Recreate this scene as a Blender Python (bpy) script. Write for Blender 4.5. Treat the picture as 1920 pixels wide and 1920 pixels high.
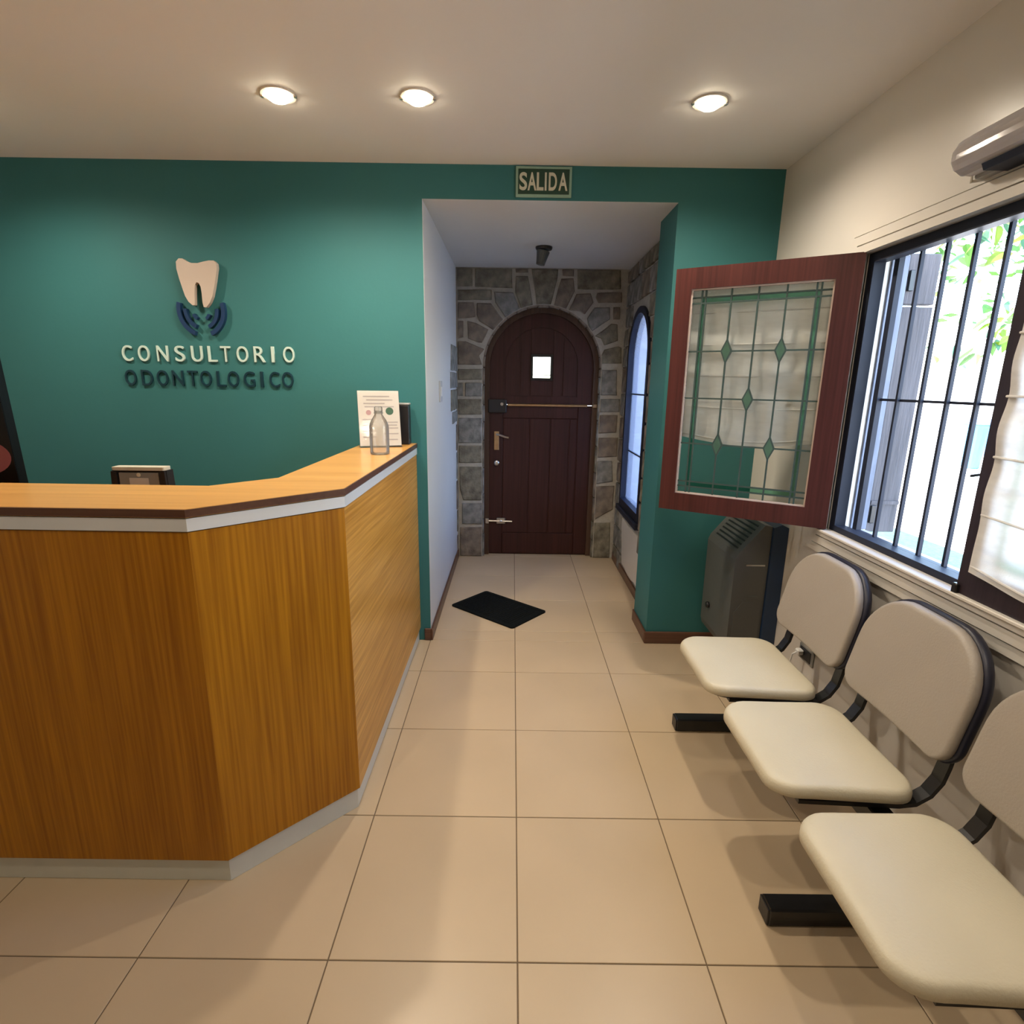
import bpy, bmesh, math, random
from mathutils import Vector, Matrix
from mathutils.geometry import tessellate_polygon

for o in list(bpy.data.objects):
    bpy.data.objects.remove(o, do_unlink=True)
sc = bpy.context.scene
COL = sc.collection
R = math.radians
random.seed(7)

# ------------------------------------------------------------------ camera
cam_d = bpy.data.cameras.new('camera')
cam = bpy.data.objects.new('camera', cam_d)
COL.objects.link(cam)
CR = Vector((0.99989357, 0.00175065, 0.01448426))
CU = Vector((-0.01450331, 0.2271312, 0.97375617))
CF = Vector((0.00158512, 0.9738626, -0.22713241))
cam.matrix_world = Matrix(((CR.x, CU.x, -CF.x, 0), (CR.y, CU.y, -CF.y, 0), (CR.z, CU.z, -CF.z, 1.4863), (0, 0, 0, 1)))
cam_d.sensor_width = 36
cam_d.lens = 1032.88 / 1920 * 36
cam_d.clip_start = 0.03
cam_d.clip_end = 200
sc.camera = cam

# ------------------------------------------------------------------ sky, sun, exposure
w = bpy.data.worlds.new('sky')
sc.world = w
w.use_nodes = True
nt = w.node_tree
bg = nt.nodes['Background']
sky = nt.nodes.new('ShaderNodeTexSky')
sky.sky_type = 'NISHITA'
sky.sun_disc = False
sky.sun_elevation = R(52)
sky.sun_rotation = R(-100)
sky.air_density = 1.0
sky.dust_density = 2.0
nt.links.new(sky.outputs[0], bg.inputs[0])
bg.inputs[1].default_value = 2.2
sun_d = bpy.data.lights.new('sun', 'SUN')
sun_d.energy = 22
sun_d.angle = R(0.6)
sun_d.color = (1, 0.95, 0.86)
sun = bpy.data.objects.new('sun', sun_d)
COL.objects.link(sun)
sun.rotation_euler = (R(-8), R(-40), 0)     # shines from over the roof towards +X and down
sun.location = (-3, 1, 8)
sc.view_settings.view_transform = 'Standard'
sc.view_settings.look = 'None'
sc.view_settings.gamma = 1
sc.view_settings.use_curve_mapping = False
sc.view_settings.exposure = 0.45
LAMP_W = 41.0                     # each recessed ceiling lamp
LAMP_C = (1.0, 0.86, 0.69)

# ------------------------------------------------------------------ materials
MATS = {}

def mat(name, base, rough=0.5, metal=0.0, var=0.08, scale=6.0, bump=0.0, bscale=None, stretch=(1, 1, 1),
        base2=None, spec=0.5, coat=0.0, transl=0.0, emit=0.0, detail=4.0, sheen=0.0):
    if name in MATS:
        return MATS[name]
    m = bpy.data.materials.new(name)
    m.use_nodes = True
    n, l = m.node_tree.nodes, m.node_tree.links
    b = n['Principled BSDF']
    tc = n.new('ShaderNodeTexCoord')
    mp = n.new('ShaderNodeMapping')
    mp.inputs['Scale'].default_value = stretch
    l.new(tc.outputs['Object'], mp.inputs[0])
    no = n.new('ShaderNodeTexNoise')
    no.inputs['Scale'].default_value = scale
    no.inputs['Detail'].default_value = detail
    l.new(mp.outputs[0], no.inputs['Vector'])
    cr = n.new('ShaderNodeValToRGB')
    c1 = tuple(max(0, c * (1 - var)) for c in base)
    c2 = base2 if base2 else tuple(min(1, c * (1 + var)) for c in base)
    cr.color_ramp.elements[0].color = c1 + (1,)
    cr.color_ramp.elements[1].color = c2 + (1,)
    cr.color_ramp.elements[0].position = 0.3
    cr.color_ramp.elements[1].position = 0.7
    l.new(no.outputs['Fac'], cr.inputs[0])
    l.new(cr.outputs[0], b.inputs['Base Color'])
    b.inputs['Roughness'].default_value = rough
    b.inputs['Metallic'].default_value = metal
    b.inputs['Specular IOR Level'].default_value = spec
    b.inputs['Coat Weight'].default_value = coat
    b.inputs['Sheen Weight'].default_value = sheen
    if bump:
        nb = n.new('ShaderNodeTexNoise')
        nb.inputs['Scale'].default_value = bscale or scale * 3
        nb.inputs['Detail'].default_value = 5
        l.new(mp.outputs[0], nb.inputs['Vector'])
        bp = n.new('ShaderNodeBump')
        bp.inputs['Strength'].default_value = bump
        bp.inputs['Distance'].default_value = 0.01
        l.new(nb.outputs['Fac'], bp.inputs['Height'])
        l.new(bp.outputs[0], b.inputs['Normal'])
    if transl:
        tr = n.new('ShaderNodeBsdfTranslucent')
        l.new(cr.outputs[0], tr.inputs[0])
        mx = n.new('ShaderNodeMixShader')
        mx.inputs[0].default_value = transl
        l.new(b.outputs[0], mx.inputs[1])
        l.new(tr.outputs[0], mx.inputs[2])
        l.new(mx.outputs[0], n['Material Output'].inputs[0])
    if emit:
        b.inputs['Emission Color'].default_value = tuple(base) + (1,)
        b.inputs['Emission Strength'].default_value = emit
    MATS[name] = m
    return m

def glass(name, tint=(1, 1, 1), rough=0.02, gloss=1.0, milk=0.0, milk_c=(0.8, 0.8, 0.8)):
    """thin pane: tinted see-through with a Fresnel reflection, optionally milky"""
    if name in MATS:
        return MATS[name]
    m = bpy.data.materials.new(name)
    m.use_nodes = True
    n, l = m.node_tree.nodes, m.node_tree.links
    n.remove(n['Principled BSDF'])
    t = n.new('ShaderNodeBsdfTransparent')
    t.inputs[0].default_value = tuple(tint) + (1,)
    g = n.new('ShaderNodeBsdfGlossy')
    g.inputs['Roughness'].default_value = rough
    no = n.new('ShaderNodeTexNoise')
    no.inputs['Scale'].default_value = 14
    bp = n.new('ShaderNodeBump')
    bp.inputs['Strength'].default_value = 0.06
    bp.inputs['Distance'].default_value = 0.005
    l.new(no.outputs['Fac'], bp.inputs['Height'])
    l.new(bp.outputs[0], g.inputs['Normal'])
    fr = n.new('ShaderNodeFresnel')
    fr.inputs[0].default_value = 1.45
    mu = n.new('ShaderNodeMath')
    mu.operation = 'MULTIPLY'
    mu.inputs[1].default_value = gloss
    l.new(fr.outputs[0], mu.inputs[0])
    mx = n.new('ShaderNodeMixShader')
    l.new(mu.outputs[0], mx.inputs[0])
    last = t
    if milk:
        d = n.new('ShaderNodeBsdfDiffuse')
        d.inputs[0].default_value = tuple(milk_c) + (1,)
        tl = n.new('ShaderNodeBsdfTranslucent')
        tl.inputs[0].default_value = tuple(milk_c) + (1,)
        ms = n.new('ShaderNodeMixShader')
        ms.inputs[0].default_value = 0.5
        l.new(d.outputs[0], ms.inputs[1])
        l.new(tl.outputs[0], ms.inputs[2])
        m2 = n.new('ShaderNodeMixShader')
        m2.inputs[0].default_value = milk
        l.new(t.outputs[0], m2.inputs[1])
        l.new(ms.outputs[0], m2.inputs[2])
        last = m2
    l.new(last.outputs[0], mx.inputs[1])
    l.new(g.outputs[0], mx.inputs[2])
    l.new(mx.outputs[0], n['Material Output'].inputs[0])
    MATS[name] = m
    return m

def wood(name, dark, light, axis='Z', rough=0.35, coat=0.2, scale=9.0, fine=0.5):
    """veneer with grain stretched along one axis: broad figure plus fine pores"""
    if name in MATS:
        return MATS[name]
    m = bpy.data.materials.new(name)
    m.use_nodes = True
    n, l = m.node_tree.nodes, m.node_tree.links
    b = n['Principled BSDF']
    tc = n.new('ShaderNodeTexCoord')
    st = {'X': (0.022, 1, 1), 'Y': (1, 0.022, 1), 'Z': (1, 1, 0.022)}[axis]
    mp = n.new('ShaderNodeMapping')
    mp.inputs['Scale'].default_value = st
    l.new(tc.outputs['Object'], mp.inputs[0])
    n1 = n.new('ShaderNodeTexNoise')
    n1.inputs['Scale'].default_value = scale
    n1.inputs['Detail'].default_value = 3
    n1.inputs['Distortion'].default_value = 0.6
    l.new(mp.outputs[0], n1.inputs['Vector'])
    n2 = n.new('ShaderNodeTexNoise')
    n2.inputs['Scale'].default_value = scale * 9
    n2.inputs['Detail'].default_value = 3
    l.new(mp.outputs[0], n2.inputs['Vector'])
    mix = n.new('ShaderNodeMath')
    mix.operation = 'MULTIPLY_ADD'
    mix.inputs[1].default_value = fine
    l.new(n2.outputs['Fac'], mix.inputs[0])
    sub = n.new('ShaderNodeMath')
    sub.operation = 'MULTIPLY'
    sub.inputs[1].default_value = 1 - fine
    l.new(n1.outputs['Fac'], sub.inputs[0])
    l.new(sub.outputs[0], mix.inputs[2])
    cr = n.new('ShaderNodeValToRGB')
    cr.color_ramp.elements[0].color = tuple(dark) + (1,)
    cr.color_ramp.elements[1].color = tuple(light) + (1,)
    cr.color_ramp.elements[0].position = 0.36
    cr.color_ramp.elements[1].position = 0.64
    l.new(mix.outputs[0], cr.inputs[0])
    l.new(cr.outputs[0], b.inputs['Base Color'])
    b.inputs['Roughness'].default_value = rough
    b.inputs['Coat Weight'].default_value = coat
    b.inputs['Coat Roughness'].default_value = 0.25
    b.inputs['Specular IOR Level'].default_value = 0.3
    MATS[name] = m
    return m

# ------------------------------------------------------------------ mesh helpers
LOC = {}

def wloc(o):
    return LOC.get(o, Vector((0, 0, 0)))

def tag(o, label=None, cat=None, group=None, kind=None):
    for k, v in (('label', label), ('category', cat), ('group', group), ('kind', kind)):
        if v:
            o[k] = v
    return o

def empty(name, loc=(0, 0, 0), rz=0.0, **kw):
    o = bpy.data.objects.new(name, None)
    o.empty_display_size = 0.05
    COL.objects.link(o)
    o.location = loc
    o.rotation_euler = (0, 0, rz)
    LOC[o] = Vector(loc)
    return tag(o, **kw)

def link_mesh(name, me, m, parent=None):
    o = bpy.data.objects.new(name, me)
    COL.objects.link(o)
    if m:
        me.materials.clear()
        me.materials.append(m)
    if parent:
        o.parent = parent
    return o

def obj(name, bm, m, parent=None, local=False, smooth=False, origin=None, label=None):
    """links bm as ONE mesh object; verts are world coordinates unless local=True"""
    bmesh.ops.recalc_face_normals(bm, faces=bm.faces[:])
    if smooth:
        for f in bm.faces:
            f.smooth = True
    pl = wloc(parent) if parent else Vector((0, 0, 0))
    if origin is None:
        if local:
            org = Vector((0, 0, 0))
        else:
            org = sum((v.co for v in bm.verts), Vector()) / max(1, len(bm.verts))
    else:
        org = Vector(origin)
    bmesh.ops.translate(bm, verts=bm.verts[:], vec=-org)
    me = bpy.data.meshes.new(name)
    bm.to_mesh(me)
    bm.free()
    o = link_mesh(name, me, m, parent)
    o.location = org if local else org - pl
    LOC[o] = org if not local else Vector((0, 0, 0))
    if label:
        o['label'] = label
    return o

def B():
    return bmesh.new()

def add_box(bm, x0, x1, y0, y1, z0, z1, bev=0.0, seg=1):
    r = bmesh.ops.create_cube(bm, size=1)
    vs = r['verts']
    for v in vs:
        v.co = Vector(((x0 + x1) / 2 + v.co.x * (x1 - x0), (y0 + y1) / 2 + v.co.y * (y1 - y0), (z0 + z1) / 2 + v.co.z * (z1 - z0)))
    if bev:
        es = list({e for v in vs for e in v.link_edges})
        bmesh.ops.bevel(bm, geom=es, offset=bev, segments=seg, affect='EDGES', profile=0.5)
    return bm

def box(x0, x1, y0, y1, z0, z1, bev=0.0, seg=1):
    return add_box(B(), x0, x1, y0, y1, z0, z1, bev, seg)

def add_prism(bm, loops, mapf, w0, w1):
    """extrude 2D loops (outer first, then holes) between depth w0 and w1; mapf(u,v,w)->xyz"""
    flat = [p for lp in loops for p in lp]
    tris = tessellate_polygon([[Vector((u, v, 0)) for u, v in lp] for lp in loops])
    a = [bm.verts.new(mapf(u, v, w0)) for u, v in flat]
    b = [bm.verts.new(mapf(u, v, w1)) for u, v in flat]
    for t in tris:
        try:
            bm.faces.new([a[i] for i in t])
            bm.faces.new([b[i] for i in reversed(t)])
        except ValueError:
            pass
    k = 0
    for lp in loops:
        m = len(lp)
        for i in range(m):
            j = (i + 1) % m
            try:
                bm.faces.new([a[k + i], a[k + j], b[k + j], b[k + i]])
            except ValueError:
                pass
        k += m
    return bm

XZ = lambda u, v, w: (u, w, v)      # faces camera (plane of constant Y)
YZ = lambda u, v, w: (w, u, v)      # plane of constant X
XY = lambda u, v, w: (u, v, w)

def prism(loops, mapf, w0, w1, bev=0.0, seg=1):
    bm = add_prism(B(), loops, mapf, w0, w1)
    if bev:
        es = [e for e in bm.edges if len(e.link_faces) == 2 and e.calc_face_angle(0) > 0.5]
        bmesh.ops.bevel(bm, geom=es, offset=bev, segments=seg, affect='EDGES', profile=0.5)
    return bm

def add_tube(bm, pts, r, n=10, cap=True, rad=None):
    pts = [Vector(p) for p in pts]
    rings = []
    for i, p in enumerate(pts):
        d = (pts[min(i + 1, len(pts) - 1)] - pts[max(i - 1, 0)]).normalized()
        u = d.orthogonal().normalized() if i == 0 else (rings_u - d * rings_u.dot(d)).normalized()
        rings_u = u
        v = d.cross(u)
        rr = rad[i] if rad else r
        rings.append([bm.verts.new(p + (u * math.cos(2 * math.pi * k / n) + v * math.sin(2 * math.pi * k / n)) * rr) for k in range(n)])
    for a, b in zip(rings, rings[1:]):
        for k in range(n):
            bm.faces.new([a[k], a[(k + 1) % n], b[(k + 1) % n], b[k]])
    if cap:
        bm.faces.new(rings[0][::-1])
        bm.faces.new(rings[-1])
    return bm

def tube(pts, r, n=10, rad=None):
    return add_tube(B(), pts, r, n, True, rad)

def add_lathe(bm, prof, c=(0, 0, 0), n=24, axis='Z'):
    """prof: list of (radius, height)"""
    rings = []
    for r, h in prof:
        ring = []
        for k in range(n):
            a = 2 * math.pi * k / n
            x, y = r * math.cos(a), r * math.sin(a)
            p = {'Z': (x, y, h), 'Y': (x, h, y), 'X': (h, x, y)}[axis]
            ring.append(bm.verts.new(Vector(p) + Vector(c)))
        rings.append(ring)
    for a, b in zip(rings, rings[1:]):
        for k in range(n):
            bm.faces.new([a[k], a[(k + 1) % n], b[(k + 1) % n], b[k]])
    bm.faces.new(rings[0][::-1])
    bm.faces.new(rings[-1])
    return bm

def lathe(prof, c=(0, 0, 0), n=24, axis='Z'):
    return add_lathe(B(), prof, c, n, axis)

def rect(u0, u1, v0, v1):
    return [(u0, v0), (u1, v0), (u1, v1), (u0, v1)]

def rrect(u0, u1, v0, v1, r, n=6, rads=None):
    """rounded rectangle; rads = radii of corners (u0v0, u1v0, u1v1, u0v1)"""
    rs = rads or (r, r, r, r)
    out = []
    for (cu, cv, a0), q in zip(((u0, v0, 180), (u1, v0, 270), (u1, v1, 0), (u0, v1, 90)), rs):
        su, sv = (1 if cu == u0 else -1), (1 if cv == v0 else -1)
        for k in range(n + 1):
            a = R(a0 + 90 * k / n)
            out.append((cu + su * q + q * math.cos(a), cv + sv * q + q * math.sin(a)))
    return out

def arch(cx, hw, z0, zs, n=24):
    """arch outline, counter-clockwise from the lower left"""
    return [(cx - hw, z0), (cx + hw, z0)] + [(cx + hw * math.cos(math.pi * k / n), zs + hw * math.sin(math.pi * k / n)) for k in range(n + 1)]

def struct(name, bm, m, **kw):
    o = obj(name, bm, m, origin=(0, 0, 0), **kw)
    o['kind'] = 'structure'
    return o

def letter(ch, h, wd, ext, m, bold=0.0):
    """one glyph as a mesh in the XZ plane, centred, cap height h, width scaled to wd"""
    cu = bpy.data.curves.new('glyph', 'FONT')
    cu.body = ch
    cu.size = 1
    cu.extrude = 0.01
    cu.offset = bold
    o = bpy.data.objects.new('glyph', cu)
    COL.objects.link(o)
    bpy.context.view_layer.update()
    dg = bpy.context.evaluated_depsgraph_get()
    me = bpy.data.meshes.new_from_object(o.evaluated_get(dg))
    bpy.data.objects.remove(o, do_unlink=True)
    xs = [v.co.x for v in me.vertices]
    ys = [v.co.y for v in me.vertices]
    x0, x1, y0, y1 = min(xs), max(xs), min(ys), max(ys)
    sx = wd / (x1 - x0) if wd else h / (y1 - y0)
    sy = h / (y1 - y0)
    for v in me.vertices:
        x, y, z = v.co
        v.co = ((x - (x0 + x1) / 2) * sx, -z / 0.01 * ext / 2, (y - (y0 + y1) / 2) * sy)
    me.materials.clear()
    me.materials.append(m)
    return me

# ------------------------------------------------------------------ palette
M_teal = mat('teal_wall_paint', (0.037, 0.158, 0.162), 0.6, var=0.05, scale=1.2, bump=0.05, bscale=60, spec=0.25)
M_white = mat('white_wall_paint', (0.62, 0.62, 0.60), 0.5, var=0.03, scale=1.5, bump=0.04, bscale=50)
M_cream = mat('cream_gloss_paint', (0.64, 0.605, 0.55), 0.30, var=0.03, scale=1.5, bump=0.04, bscale=30)
M_ceil = mat('ceiling_paint', (0.84, 0.81, 0.79), 0.7, var=0.02, scale=1.0, bump=0.03, bscale=40)
M_grout = mat('brown_floor_grout', (0.16, 0.115, 0.07), 0.9)
M_tile = mat('cream_floor_tile', (0.53, 0.41, 0.27), 0.34, var=0.05, scale=2.2, bump=0.02, bscale=25)
M_base = wood('brown_baseboard_wood', (0.085, 0.040, 0.024), (0.14, 0.066, 0.04), 'X', 0.4)
M_mortar = mat('pale_mortar', (0.40, 0.37, 0.31), 0.9, var=0.1, scale=30, bump=0.4, bscale=90)
STONE = [mat('stone_olive', (0.12, 0.105, 0.075), 0.85, var=0.35, scale=14, bump=0.8, bscale=40, base2=(0.27, 0.245, 0.18)),
         mat('stone_brown', (0.13, 0.105, 0.08), 0.85, var=0.35, scale=12, bump=0.6, bscale=40, base2=(0.27, 0.22, 0.17)),
         mat('stone_grey', (0.14, 0.14, 0.125), 0.85, var=0.3, scale=16, bump=0.6, bscale=40, base2=(0.30, 0.29, 0.26))]
M_navy = mat('navy_steel_paint', (0.016, 0.020, 0.036), 0.5, var=0.1, spec=0.25)
M_maho = wood('mahogany_stain', (0.042, 0.010, 0.009), (0.080, 0.020, 0.017), 'Z', 0.4, 0.25, 12)
M_maho_d = wood('dark_door_wood', (0.030, 0.008, 0.006), (0.056, 0.016, 0.012), 'Z', 0.5, 0.06, 10)
M_black = mat('black_plastic', (0.012, 0.012, 0.014), 0.4, var=0.1)
M_blackm = mat('black_metal_paint', (0.012, 0.012, 0.013), 0.3, var=0.1)
M_steel = mat('brushed_metal', (0.62, 0.60, 0.56), 0.28, 1.0, var=0.05, scale=30, stretch=(1, 0.05, 0.05))
M_brass = mat('aged_brass', (0.55, 0.38, 0.22), 0.35, 1.0, var=0.1, scale=30)
M_whitep = mat('white_plastic', (0.72, 0.72, 0.70), 0.4, var=0.02)
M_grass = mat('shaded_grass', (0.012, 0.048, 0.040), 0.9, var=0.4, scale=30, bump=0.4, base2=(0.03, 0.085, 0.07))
M_concrete = mat('pale_concrete', (0.68, 0.66, 0.62), 0.9, var=0.06, scale=3)
M_ext = mat('white_render', (0.66, 0.65, 0.62), 0.9, var=0.05, scale=4, bump=0.2)

CEIL = 2.527
WB = 3.009        # teal wall plane
WR = 1.324        # window wall plane
XL, XR = -0.463, 0.807
XS = 0.90         # stone wall of the passage
HP = 2.37
YD = 4.64         # stone door wall
YF = -2.6         # wall behind the camera
XW = -3.2         # left wall

# ------------------------------------------------------------------ floor of square tiles
floor = struct('floor', box(XW - .1, WR + .1, YF - .1, 5.0, -.12, -.0025), M_grout)
def tile_mesh(wx, wy):
    bm = B()
    g, c = 0.0018, 0.0012
    x, y = wx / 2 - g, wy / 2 - g
    lo = [bm.verts.new((sx * x, sy * y, -.004)) for sx, sy in ((-1, -1), (1, -1), (1, 1), (-1, 1))]
    mi = [bm.verts.new((sx * x, sy * y, -c)) for sx, sy in ((-1, -1), (1, -1), (1, 1), (-1, 1))]
    hi = [bm.verts.new((sx * (x - c), sy * (y - c), 0)) for sx, sy in ((-1, -1), (1, -1), (1, 1), (-1, 1))]
    bm.faces.new(hi)
    for a, b in ((lo, mi), (mi, hi)):
        for k in range(4):
            bm.faces.new([a[k], a[(k + 1) % 4], b[(k + 1) % 4], b[k]])
    me = bpy.data.meshes.new('tile')
    bm.to_mesh(me)
    bm.free()
    return me
tile_cache = {}
def lay(x0r, x1r, y0r, y1r):
    i0 = math.floor((x0r - .034) / .5)
    j0 = math.floor((y0r - 1.145) / .5)
    for i in range(i0, i0 + 20):
        for j in range(j0, j0 + 20):
            a0, a1 = max(x0r, .034 + .5 * i), min(x1r, .034 + .5 * (i + 1))
            b0, b1 = max(y0r, 1.145 + .5 * j), min(y1r, 1.145 + .5 * (j + 1))
            if a1 - a0 < .012 or b1 - b0 < .012:
                continue
            k = (round(a1 - a0, 3), round(b1 - b0, 3))
            if k not in tile_cache:
                tile_cache[k] = tile_mesh(*k)
            o = link_mesh('tile', tile_cache[k], M_tile, floor)
            o.location = ((a0 + a1) / 2, (b0 + b1) / 2, random.uniform(-.0003, 0))
lay(XW, WR, YF, WB)
lay(XL, XS, WB, YD + .09)

# ------------------------------------------------------------------ ceilings and walls
struct('ceiling', box(XW - .1, WR + .45, YF - .1, WB + .25, CEIL, CEIL + .35), M_ceil)
struct('ceiling', box(XL - .1, XS + .3, WB + .0015, YD + .35, HP, HP + .5), M_white)
wb = B()
add_box(wb, XW - .1, XL - .0015, WB, WB + .1, 0, CEIL)
add_box(wb, XR, WR + .15, WB, WB + .33, 0, CEIL)
add_box(wb, XL - .0015, XR, WB, WB + .1, HP + .0015, CEIL)
struct('wall_back', wb, M_teal)
struct('wall_passage_left', box(XL - .15, XL, WB + .0015, YD + .3, 0, HP + .1), M_white)
struct('wall_left', box(XW - .1, XW, YF, WB, 0, CEIL), M_white)
struct('wall_front', box(XW - .1, WR + .15, YF - .1, YF, 0, CEIL), M_white)
# window wall with the window opening (from Y .80 to 2.235)
WY0, WY1, WZ0, WZ1 = 0.795, 2.235, 0.911, 1.979
struct('wall_right', prism([rect(YF, WB + .3, 0, CEIL), rect(WY0, WY1, WZ0, WZ1)], YZ, WR, WR + .16), M_cream)
# stepped plaster casing round the window: three nested rings
tb = B()
for o0, o1, t in ((0.0, 0.028, 0.028), (0.028, 0.034, 0.004), (0.034, 0.066, 0.024), (0.066, 0.072, 0.003), (0.072, 0.105, 0.017)):
    add_prism(tb, [rect(WY0 - o1, WY1 + o1, WZ0 - o1, WZ1 + o1), rect(WY0 - o0, WY1 + o0, WZ0 - o0, WZ1 + o0)], YZ, WR + .004, WR - t)
struct('trim_1', tb, M_cream)
struct('trim_2', box(WR - .038, WR + .04, WY0 - .02, WY1 + .012, WZ0 - .010, WZ0 + .002, .003), M_cream)

def baseboard(name, x0, x1, y0, y1, h=.075):
    struct(name, box(x0, x1, y0, y1, .0005, h, .004), M_base)
baseboard('baseboard_back', XR - .012, 1.322, WB - .012, WB - .0005)
baseboard('baseboard_back', -.4995, XL + .001, WB - .012, WB - .0005)
baseboard('baseboard_return', XR - .012, XR - .0005, WB - .0005, WB + .33)
baseboard('baseboard_passage_left', XL + .0005, XL + .012, WB - .012, YD - .004)
baseboard('baseboard_passage_right', XS - .014, XS - .0005, WB + .331, YD - .03, .07)

# ------------------------------------------------------------------ stone door wall with the arch
ACX, AHW, ASP = 0.235, 0.485, 1.615
o2 = [(XL - .15, 0), (ACX - AHW, 0)] + [(ACX - AHW * math.cos(math.pi * k / 28), ASP + AHW * math.sin(math.pi * k / 28)) for k in range(29)] + [(ACX + AHW, 0), (XS + .2, 0), (XS + .2, HP + .1), (XL - .15, HP + .1)]
wall_door = struct('wall_door', prism([o2], XZ, YD + .004, YD + .30), M_mortar)
STONES = [[(-0.45,2.358),(-0.331,2.36),(-0.331,2.229),(-0.45,2.227)],[(-0.311,2.36),(-0.02,2.362),(-0.015,2.219),(-0.311,2.227)],[(0.007,2.362),(0.105,2.362),(0.107,2.337),(0.009,2.336)],[(0.012,2.308),(0.106,2.309),(0.148,2.097),(0.096,2.085),(0.056,2.071),(0.007,2.188)],[(-0.16,2.19),(-0.008,2.186),(0.044,2.066),(-0.013,2.037),(-0.068,2.0),(-0.15,2.112)],[(-0.45,2.203),(-0.18,2.206),(-0.179,2.13),(-0.45,2.126)],[(-0.446,2.107),(-0.323,2.109),(-0.309,2.042),(-0.309,2.0),(-0.372,1.991),(-0.447,1.986)],[(-0.296,2.105),(-0.186,2.105),(-0.088,1.984),(-0.125,1.947),(-0.163,1.901),(-0.278,1.967),(-0.298,2.017)],[(-0.447,1.967),(-0.403,1.967),(-0.406,1.842),(-0.446,1.833)],[(-0.372,1.968),(-0.305,1.954),(-0.205,1.907),(-0.216,1.875),(-0.256,1.803),(-0.285,1.805),(-0.368,1.834)],[(-0.45,1.811),(-0.386,1.812),(-0.287,1.773),(-0.235,1.754),(-0.278,1.702),(-0.255,1.633),(-0.45,1.631)],[(0.133,2.362),(0.342,2.362),(0.338,2.3),(0.292,2.102),(0.233,2.105),(0.179,2.102)],[(0.374,2.362),(0.465,2.362),(0.467,2.314),(0.378,2.317)],[(0.368,2.294),(0.464,2.298),(0.478,2.203),(0.415,2.071),(0.363,2.088),(0.318,2.098),(0.342,2.21)],[(0.492,2.183),(0.604,2.189),(0.63,2.121),(0.565,2.032),(0.522,2.054),(0.436,2.062)],[(0.494,2.362),(0.832,2.362),(0.84,2.225),(0.647,2.218),(0.5,2.22)],[(0.657,2.194),(0.85,2.2),(0.855,2.124),(0.669,2.119),(0.645,2.16)],[(0.64,2.085),(0.762,2.087),(0.767,1.999),(0.63,1.905),(0.602,1.939),(0.584,2.001)],[(0.79,2.087),(0.841,2.088),(0.847,1.998),(0.796,1.997)],[(0.78,1.963),(0.829,1.958),(0.838,1.834),(0.733,1.796),(0.705,1.849),(0.655,1.868)],[(0.735,1.764),(0.848,1.791),(0.873,1.779),(0.88,1.659),(0.723,1.656),(0.714,1.72)],[(-0.45,1.595),(-0.255,1.598),(-0.255,1.514),(-0.45,1.511)],[(-0.45,1.486),(-0.412,1.487),(-0.413,1.381),(-0.45,1.38)],[(-0.393,1.487),(-0.255,1.489),(-0.255,1.38),(-0.394,1.378)],[(-0.45,1.354),(-0.255,1.357),(-0.255,1.234),(-0.45,1.231)],[(-0.449,1.2),(-0.255,1.202),(-0.255,0.998),(-0.45,0.995)],[(-0.446,0.971),(-0.255,0.974),(-0.255,0.831),(-0.447,0.828)],[(-0.443,0.792),(-0.255,0.795),(-0.255,0.506),(-0.413,0.504),(-0.44,0.596)],[(-0.423,0.476),(-0.255,0.478),(-0.255,0.295),(-0.424,0.293)],[(-0.442,0.264),(-0.255,0.267),(-0.255,0.005),(-0.444,0.005)],[(0.725,1.604),(0.845,1.606),(0.856,1.403),(0.725,1.402)],[(0.725,1.372),(0.882,1.374),(0.885,1.268),(0.725,1.266)],[(0.725,1.241),(0.87,1.243),(0.868,1.101),(0.725,1.092)],[(0.725,1.053),(0.885,1.056),(0.885,0.898),(0.725,0.886)],[(0.725,0.859),(0.847,0.861),(0.862,0.684),(0.725,0.664)],[(0.725,0.64),(0.879,0.648),(0.876,0.44),(0.725,0.353)],[(0.725,0.32),(0.861,0.322),(0.869,0.005),(0.725,0.005)]]
def stone_obj(poly, mapf, face, depth, parent, m):
    """one stone: outline slightly shrunk at its face, rough face"""
    bm = B()
    cu = sum(p[0] for p in poly) / len(poly)
    cv = sum(p[1] for p in poly) / len(poly)
    # subdivide long edges and jitter so that outlines are not ruler straight
    pts = []
    for (a, b), (c, d) in zip(poly, poly[1:] + poly[:1]):
        L = math.hypot(c - a, d - b)
        k = max(1, min(4, int(L / .06)))
        for i in range(k):
            t = i / k
            j = .0022 if i else .001
            pts.append((a + (c - a) * t + random.uniform(-j, j), b + (d - b) * t + random.uniform(-j, j)))
    fz = face + random.uniform(-.0025, .0025)
    s = -1 if depth > 0 else 1
    lo = [bm.verts.new(mapf(u, v, face + depth)) for u, v in pts]
    hi = [bm.verts.new(mapf(u, v, fz + depth * .28)) for u, v in pts]
    tp = []
    for u, v in pts:
        L = max(.001, math.hypot(u - cu, v - cv))
        q = max(0.0, 1 - .007 / L)
        tp.append(bm.verts.new(mapf(cu + (u - cu) * q, cv + (v - cv) * q, fz + random.uniform(-.001, .001))))
    n = len(pts)
    for a, b in ((lo, hi), (hi, tp)):
        for k in range(n):
            bm.faces.new([a[k], a[(k + 1) % n], b[(k + 1) % n], b[k]])
    ctr = bm.verts.new(mapf(cu, cv, fz - depth * .12))
    for k in range(n):
        bm.faces.new([tp[k], tp[(k + 1) % n], ctr])
    return obj('stone', bm, m, parent)
for p in STONES:
    stone_obj(p, XZ, YD - .010, .022, wall_door, random.choice(STONE))
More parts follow.
